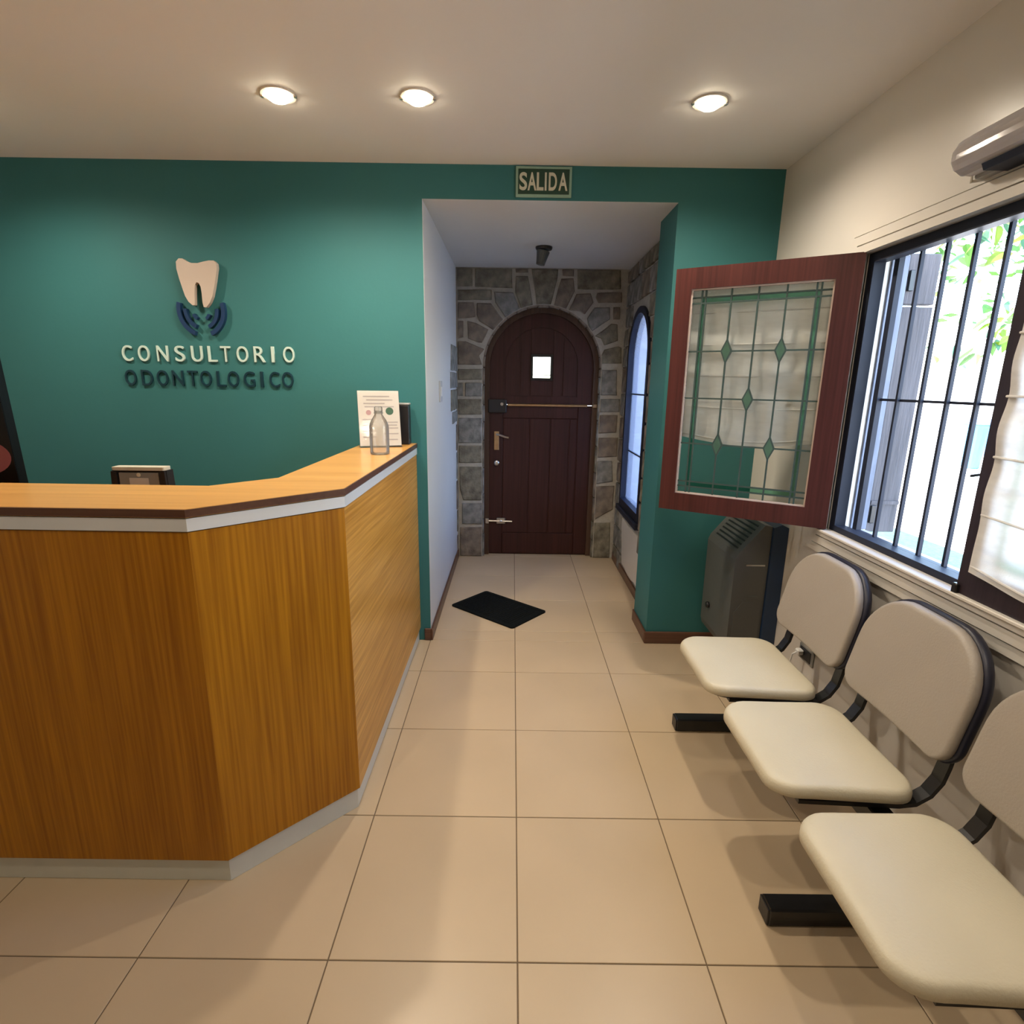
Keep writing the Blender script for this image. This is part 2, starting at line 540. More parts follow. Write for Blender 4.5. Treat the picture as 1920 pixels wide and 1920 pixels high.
# rough stone lining of the arch reveal: rows of small stones following the curve
def reveal():
    for k in range(17):
        a0, a1 = math.pi * (k + .04) / 17, math.pi * (k + .96) / 17
        bm = B()
        rr = AHW - .012 - random.uniform(0, .006)
        for_y = (YD + .006, YD + .075)
        ring = []
        for y in for_y:
            row = []
            for a in (a0, (a0 + a1) / 2, a1):
                row.append((bm.verts.new((ACX - rr * math.cos(a), y, ASP + rr * math.sin(a))), bm.verts.new((ACX - (AHW + .002) * math.cos(a), y, ASP + (AHW + .002) * math.sin(a)))))
            ring.append(row)
        f, bk = ring
        for i in range(2):
            bm.faces.new([f[i][0], f[i + 1][0], f[i + 1][1], f[i][1]])
            bm.faces.new([bk[i][0], bk[i][1], bk[i + 1][1], bk[i + 1][0]])
            bm.faces.new([f[i][0], bk[i][0], bk[i + 1][0], f[i + 1][0]])
        bm.faces.new([f[0][0], f[0][1], bk[0][1], bk[0][0]])
        bm.faces.new([f[2][0], bk[2][0], bk[2][1], f[2][1]])
        obj('stone', bm, STONE[1], wall_door)
    for sx in (-1, 1):
        z = .002
        while z < ASP - .03:
            h = min(random.uniform(.13, .24), ASP - z)
            t = .012 + random.uniform(0, .006)
            x0 = ACX + sx * AHW
            obj('stone', box(min(x0, x0 - sx * t), max(x0, x0 - sx * t), YD + .006, YD + .075, z, z + h - .008, .003), random.choice(STONE), wall_door)
            z += h
reveal()

# ------------------------------------------------------------------ stone side wall of the passage, with its arched window
PCY, PHW, PZ0, PSP = 4.11, 0.345, 0.535, 1.685
wp = prism([rect(WB + .33, YD + .3, 0, HP + .1), arch(PCY, PHW, PZ0, PSP)], YZ, XS + .006, XS + .30)
wall_pr = struct('wall_passage_right', wp, M_mortar)
z = .012
random.seed(21)
panel = [(3.655, 0.082), (4.235, 0.082), (4.30, 0.30), (4.305, 0.452), (3.68, 0.440), (3.60, 0.385)]
while z < HP - .02:
    h = min(random.uniform(.13, .21), HP - .004 - z)
    if h < .06:
        break
    y = WB + .332
    while y < YD - .02:
        L = min(random.uniform(.14, .36), YD - .012 - y)
        if YD - .012 - (y + L) < .07:
            L = YD - .012 - y
        segs = [(y, y + L - .014)]
        zz0, zz1 = z, z + h - .014
        if zz1 > PZ0 - .05 and zz0 < PSP + PHW + .03:       # clear of the window
            hw = PHW + .02
            zc = max(zz0, PSP)
            if zc > PSP:
                q = (PHW + .02) ** 2 - (zc - PSP) ** 2
                hw = math.sqrt(q) if q > 0 else 0
            new = []
            for a, b in segs:
                if b <= PCY - hw or a >= PCY + hw:
                    new.append((a, b))
                else:
                    if a < PCY - hw - .04:
                        new.append((a, PCY - hw))
                    if b > PCY + hw + .04:
                        new.append((PCY + hw, b))
            segs = new
        elif zz0 < .47:                                     # clear of the plaster patch
            e0, e1 = 3.60 - .0 + random.uniform(-.03, .03), 4.31 + random.uniform(-.04, .03)
            new = []
            for a, b in segs:
                if b <= e0 or a >= e1:
                    new.append((a, b))
                else:
                    if a < e0 - .04:
                        new.append((a, e0))
                    if b > e1 + .04:
                        new.append((e1, b))
            segs = new
        for a, b in segs:
            j = lambda: random.uniform(-.006, .006)
            stone_obj([(a + j() * .5, zz0 + j() * .5), (b + j(), zz0 + j()), (b + j(), zz1 + j()), (a + j() * .5, zz1 + j())], YZ, XS - .012, .02, wall_pr, random.choice(STONE))
        y += L
    z += h
pp = []
for (a, b), (c, d) in zip(panel, panel[1:] + panel[:1]):
    for i in range(5):
        t = i / 5
        pp.append((a + (c - a) * t + random.uniform(-.012, .012), max(.074, b + (d - b) * t + random.uniform(-.012, .012))))
obj('plaster_patch', prism([pp], YZ, XS + .008, XS - .006), M_cream, wall_pr)
# quoin stones that spill over the end of the white left wall
quoin = empty('trim_3', (0, 0, 0), kind='structure')
random.seed(5)
z = 1.175
for h, L in ((.10, .36), (.17, .44), (.13, .46), (.20, .42)):
    stone_obj([(YD - .012 - L + random.uniform(-.02, .02), z), (YD - .014, z + .003), (YD - .014, z + h - .012), (YD - .012 - L + random.uniform(-.02, .03), z + h - .012)], YZ, XL + .010, -.012, quoin, random.choice(STONE))
    z += h
for a, b, c in ((.02, .20, .06), (.24, .42, .05), (.44, .68, .075), (.70, .92, .06), (.94, 1.15, .07)):
    stone_obj([(YD - .012 - c, a), (YD - .014, a), (YD - .014, b), (YD - .012 - c * .8, b)], YZ, XL + .008, -.010, quoin, random.choice(STONE))

# ------------------------------------------------------------------ passage window (arched, dark frame, bluish rippled glass)
pw = empty('window_2', (XS + .05, PCY, PZ0), kind='structure', label='tall arched window with a dark frame in the stone passage wall')
obj('window_frame', prism([arch(PCY, PHW, PZ0, PSP), arch(PCY, PHW - .045, PZ0 + .06, PSP)], YZ, XS - .012, XS + .07), M_navy, pw)
obj('window_sill', box(XS - .035, XS + .08, PCY - PHW - .02, PCY + PHW + .02, PZ0 - .045, PZ0 - .001, .006), M_navy, pw)
M_bglass = glass('bluish_rippled_glass', (0.80, 0.85, 0.97), 0.12, 0.35, milk=0.22, milk_c=(0.62, 0.68, 0.86))
obj('pane', prism([arch(PCY, PHW - .045, PZ0 + .06, PSP)], YZ, XS + .03, XS + .036), M_bglass, pw)
for zz in (.98, 1.42):
    obj('glazing_bar', box(XS + .027, XS + .04, PCY - PHW + .04, PCY + PHW - .04, zz - .005, zz + .005), M_navy, pw)

# ------------------------------------------------------------------ front door: arched, dark, with a little window
dr = empty('door_1', (ACX, YD + .1, 0), kind='structure', label='arched dark brown plank door with a tiny window')
FR = .43
obj('door_frame', prism([[(ACX - AHW - .03, 0.003), (ACX - FR, 0.003)] + [(ACX - FR * math.cos(math.pi * k / 28), ASP + FR * math.sin(math.pi * k / 28)) for k in range(29)] + [(ACX + FR, 0.003), (ACX + AHW + .03, 0.003)] +
    [(ACX + (AHW + .03) * math.cos(math.pi * k / 28), ASP + (AHW + .03) * math.sin(math.pi * k / 28)) for k in range(29)]], XZ, YD + .055, YD + .0845), wood('brown_door_frame', (0.050, 0.026, 0.015), (0.085, 0.046, 0.028), 'Z', 0.5, 0.05, 12), dr)
obj('door_stop', prism([[(ACX - AHW - .03, 0.003), (ACX - FR - .008, 0.003)] + [(ACX - (FR + .008) * math.cos(math.pi * k / 28), ASP + (FR + .008) * math.sin(math.pi * k / 28)) for k in range(29)] + [(ACX + FR + .008, 0.003), (ACX + AHW + .03, 0.003)] +
    [(ACX + (AHW + .03) * math.cos(math.pi * k / 28), ASP + (AHW + .03) * math.sin(math.pi * k / 28)) for k in range(29)]], XZ, YD + .0846, YD + .14), M_maho_d, dr)
DR = FR + .006
PW = rect(.164, .309, 1.534, 1.703)
SPL = 1.315
def half_arch(z0, z1):
    """door outline between two heights"""
    pts = [(ACX - DR, z0), (ACX + DR, z0)]
    if z1 <= ASP:
        return pts + [(ACX + DR, z1), (ACX - DR, z1)]
    return pts + [(ACX + DR * math.cos(math.pi * k / 28), ASP + DR * math.sin(math.pi * k / 28)) for k in range(29)]
obj('lower_leaf', prism([half_arch(.006, SPL - .004)], XZ, YD + .0852, YD + .12), M_maho_d, dr)
obj('upper_leaf', prism([half_arch(SPL, 3), PW], XZ, YD + .085, YD + .12), M_maho_d, dr)
# frame-and-plank facing: stiles, rails and planks proud of the leaf
xs = [-.08, .145, .322, .484, .55]
for a, b in zip(xs, xs[1:]):
    obj('plank', box(a + .004, b - .004, YD + .079, YD + .0855, .20, 1.20, .003), M_maho_d, dr)
obj('stile', box(ACX - DR + .002, -.083, YD + .076, YD + .0855, .01, SPL - .006, .003), M_maho_d, dr)
obj('stile', box(.553, ACX + DR - .002, YD + .076, YD + .0855, .01, SPL - .006, .003), M_maho_d, dr)
obj('rail', box(-.081, .551, YD + .076, YD + .0855, 1.203, SPL - .006, .003), M_maho_d, dr)
obj('rail', box(-.081, .551, YD + .076, YD + .0855, .01, .197, .003), M_maho_d, dr)
# upper leaf: raised arched border and vertical planks
inr = .30
ob = half_arch(SPL + .003, 3)
ib = [(ACX - inr, SPL + .07), (ACX + inr, SPL + .07)] + [(ACX + inr * math.cos(math.pi * k / 24), ASP + .02 + inr * math.sin(math.pi * k / 24)) for k in range(25)]
ob = [(ACX + (u - ACX) * .995, v if v < ASP else ASP + (v - ASP) * .995) for u, v in ob]
obj('arched_border', prism([ob, ib], XZ, YD + .076, YD + .0855), M_maho_d, dr)
def top_at(x):
    q = inr ** 2 - (x - ACX) ** 2
    return ASP + .02 + math.sqrt(max(0, q)) - .004
for a, b in ((ACX - inr, .06), (.06, .145), (.328, .414), (.414, ACX + inr)):
    a2, b2 = a + .004, b - .004
    lp = [(a2, SPL + .073), (b2, SPL + .073)] + [(b2 + (a2 - b2) * i / 6, top_at(b2 + (a2 - b2) * i / 6)) for i in range(7)]
    obj('plank', prism([lp], XZ, YD + .080, YD + .0855), M_maho_d, dr)
lp = [(.149, 1.73), (.324, 1.73)] + [(.324 - .175 * i / 6, top_at(.324 - .175 * i / 6)) for i in range(7)]
obj('plank', prism([lp], XZ, YD + .080, YD + .0855), M_maho_d, dr)
obj('plank', box(.149, .324, YD + .080, YD + .0855, SPL + .073, 1.51), M_maho_d, dr)
pf = obj('peephole_frame', prism([rect(.146, .327, 1.514, 1.723), PW], XZ, YD + .070, YD + .125), M_blackm, dr)
obj('pane', box(.163, .310, YD + .10, YD + .104, 1.533, 1.704), glass('clear_glass', (0.93, 0.95, 0.96), 0.02, 0.9), pf)
obj('pane_bar', box(.163, .310, YD + .094, YD + .100, 1.556, 1.561), M_blackm, pf)
obj('threshold', box(ACX - AHW - .02, ACX + AHW + .02, YD + .09, YD + .30, -.004, .012, .002), M_maho_d, dr)
# hardware
obj('security_bar', box(-.045, .625, YD + .048, YD + .066, 1.302, 1.322, .004), M_brass, dr, label='brass rod across the door')
obj('bar_keeper', box(.668, .705, YD + .04, YD + .06, 1.295, 1.328, .004), M_brass, dr)
bl = obj('rim_lock', box(-.205, -.05, YD + .035, YD + .076, 1.245, 1.355, .008, 2), M_black, dr)
obj('lock_cylinder', lathe([(.004, -.006), (.013, -.006), (.013, .004)], (-.09, YD + .033, 1.318), 14, 'Y'), M_steel, bl)
lk = obj('lever_plate', box(-.155, -.112, YD + .068, YD + .076, .93, 1.09, .003), M_brass, dr)
obj('lever_handle', tube([(-.13, YD + .07, 1.065), (-.13, YD + .045, 1.065), (-.11, YD + .038, 1.062), (-.06, YD + .036, 1.045), (-.03, YD + .038, 1.04)], .0085, 8), M_steel, lk)
obj('knob', lathe([(.004, -.034), (.016, -.034), (.024, -.026), (.024, -.016), (.012, -.006), (.012, .004)], (-.131, YD + .072, .822), 18, 'Y'), M_steel, dr, smooth=True)
sb = obj('slide_bolt', box(-.13, -.05, YD + .06, YD + .076, .28, .335, .006), M_steel, dr)
obj('bolt_rod', tube([(-.215, YD + .064, .308), (.01, YD + .064, .304)], .008, 8), M_steel, sb)
obj('bolt_knob', lathe([(.006, -.02), (.012, -.016), (.008, 0)], (-.09, YD + .058, .308), 12, 'Y'), M_steel, sb)
obj('keeper', box(-.225, -.195, YD + .05, YD + .062, .285, .332, .003), M_steel, dr)

# ------------------------------------------------------------------ main window: steel frame, grille, open and closed leaves
win = empty('window_1', (WR, 1.515, WZ0), kind='structure', label='wide window with one leaded leaf swung open and steel bars outside')
obj('window_frame', prism([rect(WY0 + .001, WY1 - .001, WZ0 + .001, WZ1 - .001), rect(WY0 + .036, WY1 - .036, WZ0 + .026, WZ1 - .036)], YZ, WR + .008, WR + .052), M_navy, win)
gr = obj('grille_frame', prism([rect(WY0 + .04, 2.176, WZ0 + .006, WZ1 - .008), rect(WY0 + .05, 2.150, WZ0 + .02, WZ1 - .016)], YZ, WR + .068, WR + .088), M_navy, win)
yb = 2.046
while yb > .9:
    obj('grille_bar', box(WR + .070, WR + .082, yb - .0055, yb + .0055, WZ0 + .016, WZ1 - .01), M_navy, win)
    yb -= .117
obj('grille_rail', box(WR + .082, WR + .09, WY0 + .045, 2.16, 1.442, 1.451), M_navy, win)

M_lead = mat('dark_lead_came', (0.045, 0.075, 0.068), 0.5, 0.3, var=0.1)
G_clear = glass('leaded_clear_glass', (0.97, 0.98, 0.97), 0.03, 0.55)
G_green = glass('leaded_green_glass', (0.50, 0.78, 0.68), 0.03, 0.6)
G_dia = glass('leaded_diamond_glass', (0.42, 0.70, 0.52), 0.03, 0.9, milk=0.35, milk_c=(0.35, 0.6, 0.45))

def make_leaf(name, parent, loc, rz, W, H, st=(.088, .070), rl=(.082, .086), T=.034, label=None, m=None):
    """hinged casement: local x from hinge to free edge, y thickness, z height"""
    f = prism([rect(0, W, 0, H), rect(st[0], W - st[1], rl[0], H - rl[1])], XZ, -T / 2, T / 2, .003)
    s = obj(name, f, m or M_maho, parent, local=True, label=label)
    s.location = Vector(loc) - wloc(parent)
    s.rotation_euler = (0, 0, rz)
    gx0, gx1, gz0, gz1 = st[0], W - st[1], rl[0], H - rl[1]
    gw, gh = gx1 - gx0, gz1 - gz0
    fx = lambda q: gx0 + gw * q
    fz = lambda q: gz1 - gh * q
    ux = [0, .082, .112, .305, .50, .695, .888, .918, 1]
    uz = [0, .040, .066, .29, .515, .74, .936, .962, 1]
    for i in range(8):
        for j in range(8):
            gm = G_green if (i in (1, 6) or j in (1, 6)) and not (i in (0, 7) or j in (0, 7)) else G_clear
            obj('pane', box(fx(ux[i]), fx(ux[i + 1]), -.002, .002, fz(uz[j + 1]), fz(uz[j])), gm, s, local=True)
    for q in ux[1:-1]:
        obj('lead_came', box(fx(q) - .0032, fx(q) + .0032, -.0045, .0045, gz0, gz1), M_lead, s, local=True)
    for q in uz[1:-1]:
        obj('lead_came', box(gx0, gx1, -.0040, .0040, fz(q) - .0032, fz(q) + .0032), M_lead, s, local=True)
    for du, dv in ((.305, .29), (.695, .29), (.50, .515), (.305, .74), (.695, .74)):
        cx, cz, a, b = fx(du), fz(dv), .0235, .054
        lo = [(cx - a, cz), (cx, cz - b), (cx + a, cz), (cx, cz + b)]
        li = [(cx - a * .72, cz), (cx, cz - b * .78), (cx + a * .72, cz), (cx, cz + b * .78)]
        obj('diamond_came', prism([lo, li], XZ, -.0062, .0062), M_lead, s, local=True)
        obj('diamond_pane', prism([li], XZ, -.0056, .0056), G_dia, s, local=True)
    # glazing bead, pale where the paint stops
    obj('glazing_bead', prism([rect(gx0 - .001, gx1 + .001, gz0 - .001, gz1 + .001), rect(gx0 + .006, gx1 - .006, gz0 + .006, gz1 - .006)], XZ, -.010, .010), M_bead, s, local=True)
    return s
M_bead = mat('pale_putty', (0.50, 0.40, 0.34), 0.6, var=0.1)
SA = math.atan2(2.592 - 2.222, .714 - 1.312)
SH = WZ1 - WZ0 - .004
sash = make_leaf('open_leaf', win, (1.312, 2.222, WZ0 + .006), SA, .702, SH, label='mahogany leaf with leaded glass and green diamonds, swung open into the room')
cl = make_leaf('closed_leaf', win, (WR - .006, WY0 + .006, WZ0 + .003), R(90), .716, SH, label='leaf closed behind a white blind, backlit shade in its colour', m=wood('mahogany_backlit_shade', (.016, .010, .015), (.030, .019, .026), 'Z', .4, .2, 12))  # wood darkened: the leaf's shade against the window is put into its colour
for zz in (.15, .85):
    obj('hinge', tube([(1.318, 2.2335, WZ0 + zz), (1.318, 2.2335, WZ0 + zz + .08)], .006, 8), M_steel, win)
obj('catch', box(WR - .034, WR - .018, 1.505, 1.524, WZ0 - .003, WZ0 + .03, .003), M_blackm, win)
obj('window_stay', tube([(WR + .062, 1.645, 1.235), (WR + .05, 1.58, 1.252), (WR + .03, 1.515, 1.250)], .0045, 6), M_blackm, win)
# folded shutter in the outer reveal
M_shut = mat('weathered_shutter_wood', (0.085, 0.075, 0.080), 0.7, var=0.25, scale=8, stretch=(6, 6, .5), bump=0.2)
sh = obj('shutter', box(WR + .165, WR + .285, 2.240, 2.275, WZ0 - .01, 1.795, .003), M_shut, win)
obj('shutter_panel', box(WR + .165, WR + .285, 2.240, 2.275, 1.803, 1.985, .003), M_shut, sh)
obj('shutter_rail', box(WR + .168, WR + .282, 2.234, 2.240, 1.02, 1.035), M_shut, sh)
obj('reveal_shade_board', box(WR + .092, WR + .158, 2.226, 2.2345, WZ0 + .004, WZ1 - .004, .002), mat('reveal_shade_blue_grey', (.16, .18, .24), .6, var=.25, scale=20, stretch=(1, 1, .3)), win)  # added board; bluish shade of the white reveal put into its colour
for zz in (.94, 1.85):
    obj('shutter_hinge', box(WR + .17, WR + .19, 2.230, 2.240, zz, zz + .075, .002), M_blackm, sh)

# ------------------------------------------------------------------ recessed ceiling lamps
M_bulb = mat('lit_halogen_bulb', (1.0, 0.86, 0.62), 0.4, emit=30)
M_ring = mat('lamp_trim_white', (0.66, 0.62, 0.56), 0.4)
def downlight(x, y, label, power=1.0):
    t = empty('ceiling_lamp', (x, y, CEIL), label=label, cat='lamp', group='recessed ceiling lamps')
    rg = lathe([(.049, -.005), (.063, -.005), (.067, -.002), (.067, .002), (.049, .002)], (x, y, CEIL), 28)
    obj('trim_ring', rg, M_ring, t, smooth=False)
    obj('bulb', lathe([(.012, -.024), (.030, -.021), (.043, -.012), (.047, .001)], (x, y, CEIL), 20), M_bulb, t, smooth=True)
    for s in (-1, 1):
        obj('clip', box(x + s * .062 - .006, x + s * .062 + .006, y - .008, y + .008, CEIL - .010, CEIL, .002), M_steel, t)
    ld = bpy.data.lights.new('lamp_light', 'SPOT')
    ld.spot_size = R(164)
    ld.spot_blend = .8
    ld.energy = LAMP_W * power
    ld.color = LAMP_C
    ld.shadow_soft_size = .03
    lo = bpy.data.objects.new('lamp_light', ld)
    COL.objects.link(lo)
    lo.parent = t
    lo.location = (0, 0, -.034)
    return t
downlight(-.894, 2.361, 'leftmost lit ceiling lamp, above the tooth sign')
downlight(-.373, 2.361, 'middle lit ceiling lamp, left of the exit sign')
downlight(.724, 2.366, 'right lit ceiling lamp, right of the exit sign')
downlight(-2.15, 2.361, 'unseen fill lamp added beyond the tooth sign, end of the far row')  # unseen lamp added to fill the left of the teal wall
for x, nm in ((-.894, 'left'), (.10, 'middle'), (.724, 'right')):
    downlight(x, .75, 'lit ceiling lamp of the row above the viewer, %s one' % nm, .36)

for x, nm in ((-1.6, 'left'), (.10, 'right')):
    downlight(x, -1.5, 'unseen fill lamp added in the rear row, %s one' % nm, .2)  # weak unseen lamps added behind the camera as room fill

# ------------------------------------------------------------------ reception counter
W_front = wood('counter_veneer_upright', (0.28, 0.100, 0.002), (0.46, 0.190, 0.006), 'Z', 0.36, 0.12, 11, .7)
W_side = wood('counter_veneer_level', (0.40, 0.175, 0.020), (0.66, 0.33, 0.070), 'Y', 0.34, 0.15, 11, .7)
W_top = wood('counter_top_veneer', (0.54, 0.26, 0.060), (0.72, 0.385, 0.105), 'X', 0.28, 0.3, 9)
W_edge = wood('dark_counter_edge', (0.075, 0.030, 0.018), (0.11, 0.05, 0.028), 'X', 0.4)
M_band = mat('brushed_aluminium_band', (0.72, 0.73, 0.74), 0.35, 0.25, var=0.03, scale=20, stretch=(.05, .05, 1))
M_kick = mat('grey_white_kick_plate', (0.60, 0.60, 0.53), 0.4, var=0.04)
ct = empty('reception_counter', (-1.2, 1.6, 0), label='wooden reception counter with a chamfered corner and metal band', cat='counter')
CXL = -3.05
P0, P1, P2, P3 = (CXL, 1.368), (-.832, 1.368), (-.522, 1.680), (-.522, 3.004)
def offs(d):
    """front line of the counter moved outward by d"""
    return [(CXL, 1.368 - d), (-.832 + d * .414, 1.368 - d), (-.522 + d, 1.680 - d * .414), (-.522 + d, 3.004)]
def strip(a, b, z0, z1, t, bev=0):
    """upright board along segment a-b, thickness t inward"""
    a, b = Vector((a[0], a[1])), Vector((b[0], b[1]))
    d = (b - a).normalized()
    nrm = Vector((-d.y, d.x))
    lp = [tuple(a), tuple(b), tuple(b + nrm * t), tuple(a + nrm * t)]
    return prism([lp], XY, z0, z1, bev)
def mitred(o_out, o_in, k, z0, z1):
    A, Bq = offs(o_out), offs(o_in)
    return prism([[A[k], A[k + 1], Bq[k + 1], Bq[k]]], XY, z0, z1)
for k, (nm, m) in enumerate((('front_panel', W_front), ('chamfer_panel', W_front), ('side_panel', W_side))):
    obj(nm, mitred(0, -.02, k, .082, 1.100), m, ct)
    obj('kick_plate', mitred(-.010 if k != 1 else -.010, -.03, k, .001, .080), M_kick, ct)
    obj('metal_band', mitred(.003, -.018, k, 1.103, 1.137), M_band, ct)
    obj('band_backing', mitred(-.006, -.03, k, 1.098, 1.142), W_edge, ct)
    obj('edge_lipping', mitred(.006, .002, k, 1.141, 1.161), W_edge, ct)
T = offs(.002)
obj('countertop', prism([[T[0], T[1], T[2], T[3], (-.795, 3.004), (-.795, 1.855), (-.945, 1.690), (CXL, 1.690)]], XY, 1.139, 1.162), W_top, ct)
obj('inner_panel', prism([[(CXL, 1.66), (-.95, 1.66), (-.82, 1.80), (-.82, 3.0), (-.80, 3.0), (-.80, 1.79), (-.94, 1.64), (CXL, 1.64)]], XY, .002, 1.139), W_front, ct)
obj('desk_top', prism([[(CXL, 1.67), (-.96, 1.67), (-.83, 1.81), (-.83, 3.0), (-1.32, 3.0), (-1.32, 2.35), (CXL, 2.35)]], XY, .72, .745, .002), W_top, ct)
obj('desk_support', box(-1.31, -1.28, 2.36, 2.99, .002, .72), W_front, ct)
obj('desk_support', box(-2.9, -2.87, 1.70, 2.33, .002, .72), W_front, ct)

# things on and behind the counter
G_acr = glass('clear_acrylic', (0.93, 0.93, 0.92), 0.03, 0.8, milk=0.10)
G_bot = glass('milky_bottle_plastic', (0.90, 0.90, 0.88), 0.10, 0.9, milk=0.20, milk_c=(0.92, 0.90, 0.88))
M_paper = mat('printed_paper', (0.76, 0.72, 0.68), 0.7, var=0.02)
M_ink = mat('grey_print', (0.50, 0.46, 0.46), 0.7)
M_inkr = mat('pink_print', (0.58, 0.36, 0.38), 0.7)
M_inkg = mat('dark_green_print', (0.06, 0.15, 0.10), 0.6)
lf = empty('leaflet_stand', (-.662, 2.79, 1.1622), R(18), label='white notice with a dark green dot in a clear stand on counter end', cat='notice')
lean = Matrix.Rotation(R(-17), 4, 'X')
def lbox(x0, x1, z0, z1, y0=-.001, y1=0.001, m=lean):
    bm = box(x0, x1, y0, y1, z0, z1)
    bmesh.ops.transform(bm, matrix=m, verts=bm.verts[:])
    return bm
obj('backplate', lbox(-.104, .104, .004, .292, .002, .005), G_acr, lf, local=True)
sheet = obj('sheet', lbox(-.102, .102, .008, .290, -.0015, .0015), M_paper, lf, local=True)
obj('front_plate', lbox(-.104, .104, .004, .290, -.0065, -.0045), glass('clear_cover', (.96, .96, .95), .04, .35), lf, local=True)
obj('foot', box(-.104, .104, -.012, .085, 0, .004), G_acr, lf, local=True)
obj('easel_strut', tube([(0, .082, .004), (0, .055, .20)], .003, 6), G_acr, lf, local=True)
bm = B()
random.seed(3)
for z0, a, b in ((.258, -.075, .055), (.240, -.06, .07), (.222, -.075, .03), (.205, -.07, .075), (.125, .02, .09), (.110, .02, .085), (.095, .025, .09), (.08, -.085, -.02), (.066, .02, .09), (.050, -.085, -.02), (.036, .02, .085), (.14, -.085, -.03), (.11, -.085, -.02)):
    t = lbox(a, b, z0, z0 + .006, -.0022, -.0014)
    me = bpy.data.meshes.new('tmp')
    t.to_mesh(me)
    t.free()
    bm.from_mesh(me)
    bpy.data.meshes.remove(me)
obj('print_lines', bm, M_ink, sheet, local=True)['kind'] = 'stuff'
bm = lathe([(.0195, -.0024), (.0195, -.0014)], (.052, 0, .185), 20, 'Y')
bmesh.ops.transform(bm, matrix=lean, verts=bm.verts[:])
obj('printed_dot', bm, M_inkg, sheet, local=True, label='dark green printed dot')
bm = lathe([(.013, -.0024), (.013, -.0014)], (-.052, 0, .178), 20, 'Y')
bmesh.ops.transform(bm, matrix=lean, verts=bm.verts[:])
obj('printed_dot', bm, M_inkr, sheet, local=True, label='pink printed dot')

bt = empty('sanitizer_bottle', (-.605, 2.520, 1.1622), label='clear milky plastic bottle standing before the white notice', cat='bottle')
obj('body', lathe([(.036, 0), (.042, .003), (.0435, .012), (.0435, .125), (.041, .138), (.033, .155), (.022, .172), (.0165, .182), (.0165, .196)], (0, 0, 0), 28), G_bot, bt, local=True, smooth=True)
obj('neck_ring', lathe([(.0165, .183), (.021, .184), (.021, .188), (.0165, .189)], (0, 0, 0), 24), G_bot, bt, local=True)
obj('cap', lathe([(.0185, .190), (.019, .192), (.018, .212), (.014, .216)], (0, 0, 0), 24), G_bot, bt, local=True, smooth=False)

bx = empty('black_case', (-.597, 2.958, 1.1622), R(0), label='black case with grey rim hidden behind the white notice', cat='case')
obj('body', box(-.052, .052, -.03, .03, 0, .205, .004, 2), M_black, bx, local=True)
obj('rim', box(-.054, .054, -.032, .032, .206, .216, .003), mat('grey_plastic', (.34, .34, .33), .5), bx, local=True)

# small machine behind the counter
om = empty('office_machine', (-1.445, 2.20, .7455), R(2), label='small cream lidded machine with grey front behind the counter', cat='machine')
M_cl = mat('cream_plastic', (0.52, 0.49, 0.40), 0.45)
M_gp = mat('grey_panel_plastic', (0.20, 0.20, 0.19), 0.5)
tp = 0.406
obj('housing', prism([[(-.115, 0), (.115, 0), (.103, tp - .014), (-.103, tp - .014)]], XZ, -.09, -.045, .006), M_black, om, local=True)
obj('lid', prism([rrect(-.100, .100, -.098, -.050, .008)], XY, tp - .013, tp, .003), M_cl, om, local=True)
obj('front_panel', prism([[(-.078, .06), (.078, .06), (.074, tp - .022), (-.074, tp - .022)]], XZ, -.0965, -.088, .003), M_gp, om, local=True)
obj('label', box(-.036, .036, -.0985, -.0955, tp - .11, tp - .042), mat('worn_label', (.45, .43, .40), .6), om, local=True)
obj('button', lathe([(.004, -.0985), (.008, -.0975), (.008, -.09)], (.0, 0, tp - .030), 14, 'Y'), M_cl, om, local=True)
for s in (-1, 1):
    obj('cheek', prism([[(s * .080, .05), (s * .112, .05), (s * .101, tp - .015), (s * .080, tp - .018)][::s]], XZ, -.102, -.085, .004), M_black, om, local=True)

# dark screen at the left edge of the view
mo = empty('monitor', (-2.03, 1.93, .7455), R(2), label='black screen at the far left behind the counter', cat='screen')
M_glossb = mat('glossy_black_glass', (0.003, 0.003, 0.004), 0.3, var=0, spec=0.3)
obj('foot', prism([rrect(-.13, .13, -.10, .10, .04)], XY, .0005, .014, .003), M_black, mo, local=True)
obj('neck', box(-.03, .03, .01, .035, .012, .20, .004), M_black, mo, local=True)
til = Matrix.Translation((0, 0, .35)) @ Matrix.Rotation(R(-2.2), 4, 'Y') @ Matrix.Translation((0, 0, -.35))
bm = prism([rrect(-.26, .29, .10, .86, .010)], XZ, -.02, .015, .003)
bmesh.ops.transform(bm, matrix=til, verts=bm.verts[:])
obj('housing', bm, M_glossb, mo, local=True)
bm = prism([rrect(-.259, .289, .101, .859, .009)], XZ, -.0225, -.0195)
bmesh.ops.transform(bm, matrix=til, verts=bm.verts[:])
scr = obj('display', bm, M_glossb, mo, local=True)
bm = lathe([(.10, -.0235), (.10, -.0215)], (.182, 0, .455), 30, 'Y')
for v in bm.verts:
    v.co.z = .455 + (v.co.z - .455) * .62
bmesh.ops.transform(bm, matrix=til, verts=bm.verts[:])
obj('display_reflection', bm, mat('painted_pink_reflection', (.30, .09, .10), .5), scr, local=True, label='dusky pink painted reflection')  # pinkish reflection on the screen, painted as a flat patch

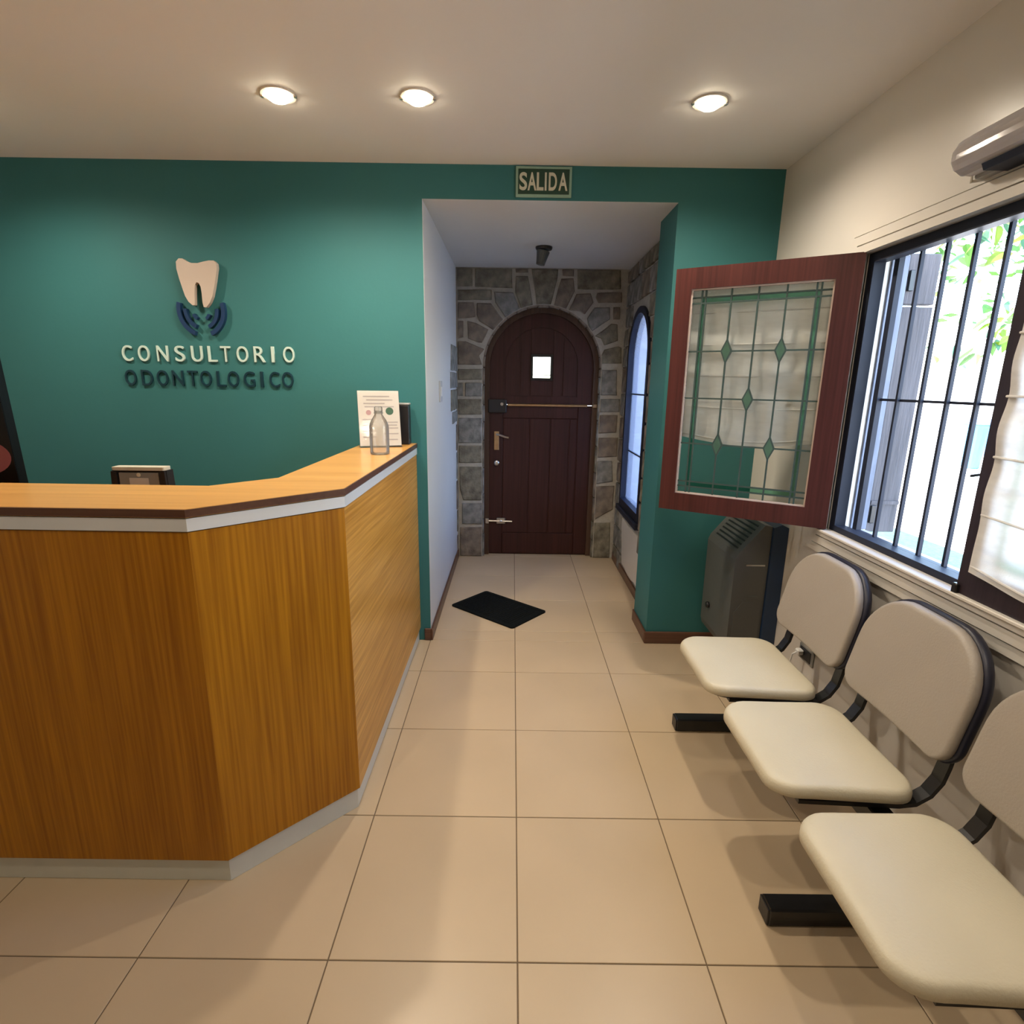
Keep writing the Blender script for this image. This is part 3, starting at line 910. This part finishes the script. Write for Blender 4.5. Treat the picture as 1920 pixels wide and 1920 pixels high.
# ------------------------------------------------------------------ clinic sign: tooth, arcs and separate letters
M_ivory = mat('ivory_acrylic', (0.50, 0.42, 0.35), 0.4, var=0.06, scale=5)
M_let = mat('mint_white_letters', (0.52, 0.66, 0.60), 0.35, var=0.03)
M_letn = mat('deep_blue_letters', (0.004, 0.030, 0.045), 0.4, var=0.05)
M_arc = mat('royal_navy_acrylic', (0.010, 0.035, 0.10), 0.35, var=0.05)
sg = empty('clinic_sign', (-1.60, WB - .01, 1.75), label='raised tooth emblem over the words CONSULTORIO ODONTOLOGICO on teal wall', cat='sign')
U = lambda px: -2.054 + (px - 228) * .002791
U2 = lambda px, py: -1.705 + (px - 335) * .002705 - (py - 487) * .000293
V = lambda py: 2.073 - (py - 487) * .00258
tooth = [(337, 493), (342, 487), (349, 487), (357, 492), (366, 495), (377, 495), (388, 492), (398, 490), (407, 490), (412, 495), (413, 503), (411, 520), (408, 540), (405, 556), (400, 568), (394, 576), (389, 576), (387, 569), (385, 550), (383, 538), (379, 531), (375, 530), (372, 535), (371.5, 550), (372, 572), (368, 573), (360, 566), (354, 556), (349, 542), (343, 524), (338, 506)]
obj('tooth', prism([[(U2(x, y), V(y)) for x, y in tooth]], XZ, WB - .034, WB - .010, .002), M_ivory, sg)
obj('tooth_standoff', lathe([(.02, -.010), (.02, 0)], (U2(375, 512), WB, V(512)), 14, 'Y'), M_ivory, sg)
acx, acz = U2(381, 581), V(581)
for r0, wdt, al, ar in ((.124, .020, (163, 249), (-69, 17)), (.090, .017, (176, 247), (-67, 4)), (.052, .014, (205, 240), (-60, -25))):
    for a0, a1 in (al, ar):
        n = 14
        lp = [(acx + (r0) * math.cos(R(a0 + (a1 - a0) * i / n)), acz + 1.08 * r0 * math.sin(R(a0 + (a1 - a0) * i / n))) for i in range(n + 1)]
        lp += [(acx + (r0 - wdt) * math.cos(R(a1 + (a0 - a1) * i / n)), acz + 1.08 * (r0 - wdt) * math.sin(R(a1 + (a0 - a1) * i / n))) for i in range(n + 1)]
        obj('arc', prism([lp], XZ, WB - .024, WB - .0005), M_arc, sg)
def word(txt, cxs, z0, z1, h, m, dx=0):
    for ch, c in zip(txt, cxs):
        px = 200 + c / 4.8
        wdt = {'I': .015, 'L': .046, 'T': .052, 'S': .050, 'C': .052}.get(ch, .058)
        me = letter(ch, h, wdt, .010, m)
        o = link_mesh('letter', me, m, sg)
        t = (c - cxs[0]) / (cxs[-1] - cxs[0])
        o.location = Vector((U(px) + dx, WB - .0055, z0 + (z1 - z0) * t)) - wloc(sg)
word('CONSULTORIO', (180, 330, 500, 655, 810, 950, 1070, 1220, 1375, 1495, 1640), 1.612, 1.617, .080, M_let)
word('ODONTOLOGICO', (210, 360, 500, 640, 775, 895, 1035, 1145, 1290, 1405, 1520, 1640), 1.488, 1.488, .080, M_letn, -.016)

# ------------------------------------------------------------------ exit sign
ex = empty('exit_sign', (.135, WB - .01, 2.45), label='dark green SALIDA sign with a pale border above the passage', cat='sign')
obj('backing', box(-.001, .274, WB - .010, WB - .0005, 2.383, 2.520, .002), mat('pale_green_plastic', (.26, .40, .31), .45), ex)
obj('panel', box(.011, .262, WB - .0125, WB - .0095, 2.396, 2.508, .001), mat('dark_green_plastic', (.012, .050, .032), .4), ex)
lx = (.036, .079, .119, .146, .181, .231)
for ch, x, wdt in zip('SALIDA', lx, (.038, .043, .034, .009, .040, .044)):
    me = letter(ch, .080, wdt, .002, M_let, .022)
    o = link_mesh('letter', me, mat('cream_letters', (.60, .58, .46), .5), ex)
    me.materials[0] = MATS['cream_letters']
    o.location = Vector((x, WB - .0132, 2.452)) - wloc(ex)

# ------------------------------------------------------------------ small fixtures of the passage
pl = empty('passage_lamp', (.192, 3.95, HP), label='unlit black lamp fixed under the passage ceiling', cat='lamp')
obj('base', lathe([(.052, -.018), (.056, -.008), (.056, -.0005)], (.192, 3.95, HP), 20), M_blackm, pl)
bm = lathe([(.028, -.105), (.044, -.02), (.03, -.012)], (0, 0, 0), 18)
bmesh.ops.transform(bm, matrix=Matrix.Translation((.192, 3.95, HP - .008)) @ Matrix.Rotation(R(12), 4, 'Y'), verts=bm.verts[:])
obj('shade', bm, mat('smoked_grey_metal', (.10, .105, .10), .4, .4), pl, smooth=False)
ls = empty('light_switch', (XL, 3.585, 1.43), label='white switch plate on the left passage wall', cat='switch')
obj('plate', box(XL + .0005, XL + .009, 3.53, 3.64, 1.366, 1.496, .003), mat('greyish_plastic', (.45, .45, .45), .4), ls)
obj('rocker', box(XL + .009, XL + .013, 3.565, 3.605, 1.40, 1.46, .002), M_whitep, ls)
dm = empty('door_mat', (-.078, 3.479, .0), math.atan2(-.354, .42), label='black rubber mat lying askew on the passage floor', cat='mat')
M_rub = mat('black_rubber', (0.004, 0.0055, 0.0055), 0.85, var=0.2, spec=0.15, scale=40, bump=0.5, bscale=120)
obj('border', prism([rrect(-.275, .275, -.178, .178, .02), rrect(-.245, .245, -.148, .148, .008)], XY, .0005, .009, .002), M_rub, dm, local=True)
obj('pile', prism([rrect(-.244, .244, -.147, .147, .008)], XY, .0005, .0065), M_rub, dm, local=True)
bm = B()
for i in range(23):
    x = -.23 + i * .02
    add_box(bm, x, x + .010, -.14, .14, .006, .0085)
o = obj('ribs', bm, M_rub, dm, local=True)
o['kind'] = 'stuff'

# ------------------------------------------------------------------ gas heater in the corner
M_ht = mat('taupe_heater_enamel', (0.088, 0.090, 0.085), 0.38, var=0.04)
M_hb = mat('dark_blue_heater_back', (0.012, 0.034, 0.085), 0.4, var=0.1)
ht = empty('wall_heater', (1.2, 2.75, .2), label='taupe gas heater with slotted top in the corner under the leaf', cat='heater')
HX, HY0, HY1, HZ0 = 1.088, 2.545, 2.925, .165
obj('back_housing', prism([[(1.252, HZ0 + .02), (1.3225, HZ0 + .02), (1.3225, .835), (1.29, .850), (1.252, .835)]], XZ, HY0 - .012, HY1 - .02, .004), M_hb, ht, label='dark blue rear housing')
prof = [(HX + .03, HZ0), (1.250, HZ0), (1.250, .838), (1.215, .845), (HX + .012, .700), (HX, .670), (HX, HZ0 + .05), (HX + .008, HZ0 + .015)]
obj('cover', prism([prof], XZ, HY0, HY1, .008, 2), M_ht, ht)
sl = Vector((1.215 - HX - .012, 0, .845 - .700)).normalized()
nr = Vector((-sl.z, 0, sl.x))
for k in range(7):
    c = Vector((HX + .012, 0, .700)) + sl * (.022 + k * .0235)
    a, b = c - sl * .0045 + nr * .0016, c + sl * .0045 + nr * .0016
    lp = [(a.x, a.z), (b.x, b.z), (b.x - nr.x * .006, b.z - nr.z * .006), (a.x - nr.x * .006, a.z - nr.z * .006)]
    obj('slot', prism([lp], XZ, HY0 + .045, HY1 - .05), M_black, ht)
obj('side_seam', box(HX + .055, 1.235, HY0 - .003, HY0 + .004, .640, .648, .001), M_steel, ht)
obj('side_hatch', prism([[(HX + .02, HZ0 + .03), (1.235, HZ0 + .03), (1.235, .42), (1.20, .455), (HX + .06, .455), (HX + .02, .40)]], XZ, HY0 - .003, HY0 + .003, .001), M_ht, ht)
obj('side_louvre', box(HX + .075, 1.22, HY0 - .004, HY0 + .003, .475, .487, .001), M_ht, ht)
obj('knob', lathe([(.014, -.016), (.017, -.010), (.017, .003)], (HX, HY1 - .105, .325), 16, 'X'), M_black, ht)
obj('gas_pipe', tube([(1.28, 2.74, HZ0 + .03), (1.28, 2.74, .02)], .008, 8), M_steel, ht)
obj('gas_pipe', tube([(1.20, 2.84, HZ0 + .005), (1.20, 2.84, .0005)], .010, 8), M_steel, ht)

# ------------------------------------------------------------------ wall outlet with a plug
ou = empty('wall_outlet', (WR, 2.237, .334), label='grey socket with a pale plug low on the wall behind the first seat', cat='socket')
obj('plate', box(WR - .009, WR - .0005, 2.180, 2.296, .298, .370, .003), mat('grey_socket_plate', (.22, .21, .19), .4), ou)
obj('insert', box(WR - .012, WR - .008, 2.195, 2.282, .308, .360, .002), M_black, ou)
obj('plug', box(WR - .040, WR - .012, 2.245, 2.276, .325, .350, .005), M_whitep, ou)
obj('plug_cord', tube([(WR - .038, 2.26, .337), (WR - .055, 2.262, .325), (WR - .060, 2.268, .27), (WR - .05, 2.29, .15), (WR - .04, 2.32, .02), (WR - .05, 2.36, .006)], .0035, 6), M_whitep, ou)

# ------------------------------------------------------------------ emergency light over the window
em = empty('emergency_light', (WR - .05, 1.42, 2.12), label='clear ribbed bulkhead lamp mounted above the window', cat='lamp')
EY0, EY1, EX, EZ, ER = .98, 1.735, WR - .062, 2.118, .050
M_egrey = mat('grey_lamp_end', (.30, .30, .29), .35)
obj('back_tray', box(WR - .040, WR - .0005, EY0 + .01, EY1 - .012, EZ - .058, EZ + .048, .008, 2), M_egrey, em)
obj('lower_tray', prism([[(WR - .004, EZ - .062), (WR - .004, EZ - .034), (EX - .028, EZ - .046), (EX - .020, EZ - .062)]], XZ, EY0 + .012, EY1 - .10, .003), M_navy, em)
G_rib = glass('ribbed_clear_plastic', (.90, .86, .86), .12, .8, milk=.72, milk_c=(.97, .92, .93))
bm = B()
prof, n = [], 24
rings = []
for (y, q) in ((EY0, .86), (EY0 + .012, 1.0), (EY1 - .03, 1.0), (EY1 - .012, .95), (EY1, .80)):
    ring = []
    for k in range(n):
        a = 2 * math.pi * k / n
        rr = ER * q * (1 + (.035 if k % 2 else -.02))
        ring.append(bm.verts.new((EX + rr * math.cos(a) * .98, y, EZ + rr * math.sin(a))))
    rings.append(ring)
for a, b in zip(rings, rings[1:]):
    for k in range(n):
        bm.faces.new([a[k], a[(k + 1) % n], b[(k + 1) % n], b[k]])
obj('cover', bm, G_rib, em)
obj('end_cap', lathe([(ER * .80, EY1 - .016), (ER * .84, EY1 - .004), (ER * .72, EY1 + .003), (ER * .60, EY1 + .004)], (EX, 0, EZ), 28, 'Y'), M_egrey, em)
obj('end_cap', lathe([(ER * .82, EY0 + .014), (ER * .80, EY0 - .003)], (EX, 0, EZ), 28, 'Y'), M_egrey, em)
obj('tube', tube([(EX - .004, EY0 + .02, EZ + .008), (EX - .004, EY1 - .03, EZ + .008)], .013, 12), M_whitep, em)
obj('cord', tube([(EX + .02, EY1 - .01, EZ - .042), (WR - .012, EY1 + .03, EZ - .05), (WR - .005, 1.85, 2.082), (WR - .005, 1.93, 2.083)], .0036, 6), M_whitep, em)

# ------------------------------------------------------------------ waiting bench with three seats
M_seat = mat('cream_vinyl', (0.58, 0.53, 0.40), 0.42, var=0.03, scale=5, bump=0.12, bscale=160)
M_back = mat('greige_vinyl', (0.36, 0.315, 0.265), 0.45, var=0.03, scale=5, bump=0.12, bscale=160)
M_shell = mat('navy_black_shell', (0.014, 0.015, 0.030), 0.4, var=0.1)
bn = empty('waiting_bench', (1.03, 1.48, 0), label='row of cream vinyl seats on a black beam along the window wall', cat='bench')

def cushion(outline, mapf, w_back, w_front, puff, rnd):
    """padded slab from a rounded outline: concentric rings swelling toward the middle"""
    bm = B()
    cu = sum(p[0] for p in outline) / len(outline)
    cv = sum(p[1] for p in outline) / len(outline)
    def ring(q, w, inset):
        out = []
        for u, v in outline:
            L = math.hypot(u - cu, v - cv)
            f = max(0, (L - inset) / L) * q
            out.append(bm.verts.new(mapf(cu + (u - cu) * f, cv + (v - cv) * f, w)))
        return out
    s = 1 if w_front > w_back else -1
    rs = [ring(1, w_back, .006), ring(1, w_back + s * .004, 0), ring(1, w_front - s * rnd, 0)]
    for k in range(1, 5):
        a = math.pi / 2 * k / 4
        rs.append(ring(1, w_front - s * rnd * (1 - math.sin(a)), rnd * (1 - math.cos(a))))
    for q in (.88, .74, .56, .36, .18):
        rs.append(ring(q, w_front + s * puff * (1 - q ** 2.0), rnd * q))
    for a, b in zip(rs, rs[1:]):
        n = len(a)
        for k in range(n):
            bm.faces.new([a[k], a[(k + 1) % n], b[(k + 1) % n], b[k]])
    bm.faces.new(rs[0][::-1])
    bm.faces.new(rs[-1])
    return bm

SX0, SX1, SZ = .722, 1.125, .446
def seat_map(yc):
    def f(u, v, w):
        # slight dip toward the back, front edge rolled down
        x = u
        t = (x - SX0) / (SX1 - SX0)
        return (x, yc + v, w - .012 * t - .010 * max(0, 1 - t / .28) ** 2)
    return f
def back_map(yc):
    def f(u, v, w):
        # u along Y, v height, w toward the room (-X); leans back and is gently curved
        lean_x = .075 * (v - .51) / .34
        curve = .16 * u * u
        return (1.172 + lean_x - w - curve, yc + u, v)
    return f
def dense(lp, step=.03):
    out = []
    for (a, b), (c, d) in zip(lp, lp[1:] + lp[:1]):
        L = math.hypot(c - a, d - b)
        k = max(1, int(L / step))
        for i in range(k):
            out.append((a + (c - a) * i / k, b + (d - b) * i / k))
    return out
for yc in (1.987, 1.490, .985):
    so = [(SX0 + (SX1 - SX0) * 0, 0)]
    lp = dense(rrect(SX0, SX1, -.222, .222, .08, 7, (.075, .075, .075, .075)))
    # a little wider toward the back
    lp = [(u, v * (.955 + .06 * (u - SX0) / (SX1 - SX0))) for u, v in lp]
    st = obj('seat', cushion(lp, seat_map(yc), SZ - .042, SZ - .004, .006, .020), M_seat, bn, smooth=True)
    sp = [(SX0 + .02 + (u - SX0) * .91, v * .92) for u, v in lp]
    obj('seat_pan', cushion(sp, seat_map(yc), SZ - .058, SZ - .043, 0, .004), M_shell, st)
    bp = dense(rrect(-.228, .228, .512, .852, .1, 9, (.055, .055, .150, .150)))
    bp = [(u * (1.0 - .04 * max(0, (v - .68) / .17)), v) for u, v in bp]
    bk = obj('backrest', cushion(bp, back_map(yc), .0, .030, .006, .014), M_back, bn, smooth=True)
    bs = [(u * 1.030, .682 + (v - .682) * 1.030) for u, v in bp]
    obj('back_shell', cushion(bs, back_map(yc), .0015, -.028, .004, .014), M_shell, bk, smooth=True)
    for s in (-1, 1):
        y = yc + s * .178
        path = [(.80, SZ - .066), (1.08, SZ - .078), (1.125, SZ - .072), (1.162, SZ - .045), (1.186, .442), (1.196, .49), (1.205, .56), (1.222, .66)]
        bm = B()
        hw, th = .019, .006
        prev = None
        for i, (x, z) in enumerate(path):
            a = path[max(0, i - 1)]
            b = path[min(len(path) - 1, i + 1)]
            d = Vector((b[0] - a[0], 0, b[1] - a[1])).normalized()
            nrm = Vector((-d.z, 0, d.x)) * th
            c = Vector((x, y, z))
            r4 = [bm.verts.new(c + nrm + Vector((0, -hw, 0))), bm.verts.new(c + nrm + Vector((0, hw, 0))), bm.verts.new(c - nrm + Vector((0, hw, 0))), bm.verts.new(c - nrm + Vector((0, -hw, 0)))]
            if prev:
                for k in range(4):
                    bm.faces.new([prev[k], prev[(k + 1) % 4], r4[(k + 1) % 4], r4[k]])
            else:
                bm.faces.new(r4)
            prev = r4
        bm.faces.new(prev[::-1])
        obj('bracket', bm, M_blackm, bn)
    obj('mounting_plate', box(.93, 1.10, yc - .10, yc + .10, SZ - .090, SZ - .072, .002), M_blackm, bn)
obj('beam', box(1.005, 1.065, .62, 2.24, SZ - .150, SZ - .092, .004), M_blackm, bn)
for y in (2.178, 1.280, .66):
    lg = obj('leg', box(1.012, 1.058, y - .023, y + .023, .055, SZ - .150, .003), M_blackm, bn)
    obj('foot', box(.742, 1.225, y - .029, y + .029, .0006, .058, .005), M_blackm, lg)
    obj('foot_cap', box(.738, .744, y - .027, y + .027, .003, .056, .002), M_black, lg)

# ------------------------------------------------------------------ roman blinds
M_blind = mat('white_blind_fabric', (0.88, 0.87, 0.86), 0.9, var=0.05, scale=20, bump=0.15, bscale=200, transl=0.30, stretch=(1, 1, 3))
def blind(name, loc, rz, x0, x1, z0, z1, side, label, folds):
    t = empty(name, loc, rz, label=label, cat='blind', group='white roman blinds')
    bm = B()
    nx, nz = 26, 60
    grid = []
    for j in range(nz + 1):
        row = []
        q = j / nz
        z = z1 + (z0 - z1) * q
        for i in range(nx + 1):
            p = i / nx
            x = x0 + (x1 - x0) * p
            ph = (q * folds) % 1.0
            belly = .0045 * math.sin(math.pi * ph) ** 2 + .003 * math.sin(9 * p + 5 * q * folds)
            sag = -.030 * math.sin(math.pi * p) * (q ** 6)
            row.append(bm.verts.new((x, side * (.026 + belly + .002 * math.sin(23 * p + 3 * q)), z + sag)))
        grid.append(row)
    for a, b in zip(grid, grid[1:]):
        for i in range(nx):
            bm.faces.new([a[i], a[i + 1], b[i + 1], b[i]])
    obj('fabric', bm, M_blind, t, local=True, smooth=True)
    for k in range(1, folds + 1):
        q = k / folds
        z = z1 + (z0 - z1) * q + .012 * (k == folds)
        n = 16
        pts = [(x0 + (x1 - x0) * i / n, side * .027, z + .006 - .030 * math.sin(math.pi * i / n) * (q ** 6)) for i in range(n + 1)]
        obj('seam_tape', tube(pts, .0035, 6), M_blind, t, local=True)
    obj('head_rail', box(x0, x1, min(side * .018, side * .034), max(side * .018, side * .034), z1 - .012, z1 + .008, .002), M_whitep, t, local=True)
    return t
blind('roman_blind', (1.312, 2.222, WZ0 + .006), SA, .075, .648, .345, 1.005, -1, 'white blind hanging on the far side of the open leaded leaf', 5)
blind('roman_blind', (WR - .006, WY0 + .006, WZ0 + .003), R(90), .02, .672, .075, 1.03, 1, 'white blind over the closed leaf at the right edge', 6)

# ------------------------------------------------------------------ outside
struct('floor_outside', box(XL - 6, 40, 4.95, 45, -.20, -.05), M_concrete)
struct('floor_outside', box(WR + .17, 40, -25, 4.9495, -.20, -.05), M_concrete)
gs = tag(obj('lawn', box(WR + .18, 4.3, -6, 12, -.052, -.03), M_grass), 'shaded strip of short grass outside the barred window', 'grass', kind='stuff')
bw = empty('garden_wall', (12, 22, -.05), label='white boundary wall far across the sunlit yard', cat='wall')
obj('body', box(4, 36, 22, 22.3, -.05, 1.72), M_ext, bw)
obj('coping', box(3.95, 36, 21.95, 22.35, 1.721, 1.80, .01), M_concrete, bw)
pail = empty('garden_bin', (9.28, 11.1, -.05), label='blue tapered bin standing far off in the yard', cat='bin')
M_blue = mat('sky_blue_plastic', (.03, .14, .30), .4)
obj('body', lathe([(.13, 0.0), (.15, .02), (.26, .82), (.28, .85), (.28, .88)], (9.28, 11.1, -.05), 20), M_blue, pail, smooth=False)
obj('lid', lathe([(.29, .885), (.29, .93), (.22, .99), (.05, 1.01)], (9.28, 11.1, -.05), 20), mat('slate_blue_plastic', (.10, .16, .34), .4), pail)

# leafy tree whose branches hang into the view
M_bark = mat('pale_bark', (.20, .16, .12), .9, var=.3, scale=10, bump=.5)
M_leaf = [mat('leaf_yellow_green', (.065, .115, .004), .5, var=.2, scale=3, transl=.45),
          mat('leaf_mid_green', (.028, .085, .006), .5, var=.2, scale=3, transl=.45),
          mat('leaf_blue_green', (.02, .075, .035), .5, var=.2, scale=3, transl=.35)]
tr = empty('leafy_tree', (7.6, 7.8, -.05), label='leafy tree with bright hanging branches outside the window', cat='tree')
obj('trunk', tube([(7.6, 7.8, -.05), (7.55, 7.78, 1.0), (7.4, 7.7, 2.2), (7.1, 7.5, 3.3), (6.6, 7.2, 4.0)], .1, 10, [.16, .13, .12, .10, .07]), M_bark, tr)
random.seed(11)
branches = [[(7.1, 7.5, 3.3), (6.3, 7.3, 3.7), (5.4, 7.0, 3.45), (4.9, 6.85, 2.95)],
            [(6.6, 7.2, 4.0), (5.8, 6.9, 3.9), (5.0, 6.3, 3.35), (4.8, 6.0, 2.85)],
            [(7.4, 7.7, 2.2), (6.6, 7.0, 2.75), (5.6, 6.4, 2.5), (5.1, 6.2, 2.05)],
            [(6.3, 7.3, 3.7), (5.7, 7.3, 3.9), (5.0, 7.1, 3.5), (4.7, 6.9, 3.1)],
            [(7.4, 7.7, 2.2), (6.9, 7.6, 2.4), (6.2, 7.2, 2.3), (5.6, 7.1, 1.95)]]
for b in branches:
    obj('branch', tube(b, .03, 7, [.045, .03, .018, .008]), M_bark, tr)
def leaf_mesh(m):
    bm = B()
    pts = [(0, 0), (.16, .10), (.24, .30), (.22, .52), (.12, .78), (0, 1), (-.12, .78), (-.22, .52), (-.24, .30), (-.16, .10)]
    vs = [bm.verts.new((x, y, .10 * abs(x) - .12 * y * y)) for x, y in pts]
    md = [bm.verts.new((0, y, -.12 * y * y - .01)) for y in (.30, .62)]
    bm.faces.new([vs[0], vs[1], vs[2], md[0]])
    bm.faces.new([md[0], vs[2], vs[3], md[1]])
    bm.faces.new([md[1], vs[3], vs[4], vs[5]])
    bm.faces.new([md[1], vs[5], vs[6], vs[7]])
    bm.faces.new([md[0], md[1], vs[7], vs[8]])
    bm.faces.new([vs[0], md[0], vs[8], vs[9]])
    me = bpy.data.meshes.new('leaf')
    bm.to_mesh(me)
    bm.free()
    me.materials.append(m)
    return me
LM = [leaf_mesh(m) for m in M_leaf]
centres = []
for b in branches:
    for i in range(1, 4):
        a, c = Vector(b[i - 1]), Vector(b[i])
        for t in (.3, .6, .95):
            centres.append(a.lerp(c, t))
tw = Vector((7.6, 7.8, -.05))
for k in range(260):
    c = random.choice(centres)
    p = c + Vector((random.gauss(0, .20), random.gauss(0, .20), random.gauss(-.06, .14)))
    o = bpy.data.objects.new('leaf', random.choices(LM, (4, 3, 2))[0])
    COL.objects.link(o)
    o.parent = tr
    o.location = p - tw
    s = random.uniform(.12, .26)
    o.scale = (s, s, s)
    o.rotation_euler = (random.uniform(-1.3, -.2), random.uniform(-.6, .6), random.uniform(0, 6.28))
bm = B()
for k in range(900):
    c = Vector((random.gauss(8.3, 1.0), random.gauss(8.6, 1.0), random.gauss(4.3, .7)))
    s = random.uniform(.15, .3)
    a = Vector((random.gauss(0, 1), random.gauss(0, 1), random.gauss(0, .6))).normalized()
    q = a.orthogonal().normalized()
    vs = [bm.verts.new(c + a * s * x + q * s * y) for x, y in ((0, 0), (.5, .25), (1, 0), (.5, -.25))]
    bm.faces.new(vs)
o = obj('foliage', bm, M_leaf[1], tr)
o['kind'] = 'stuff'
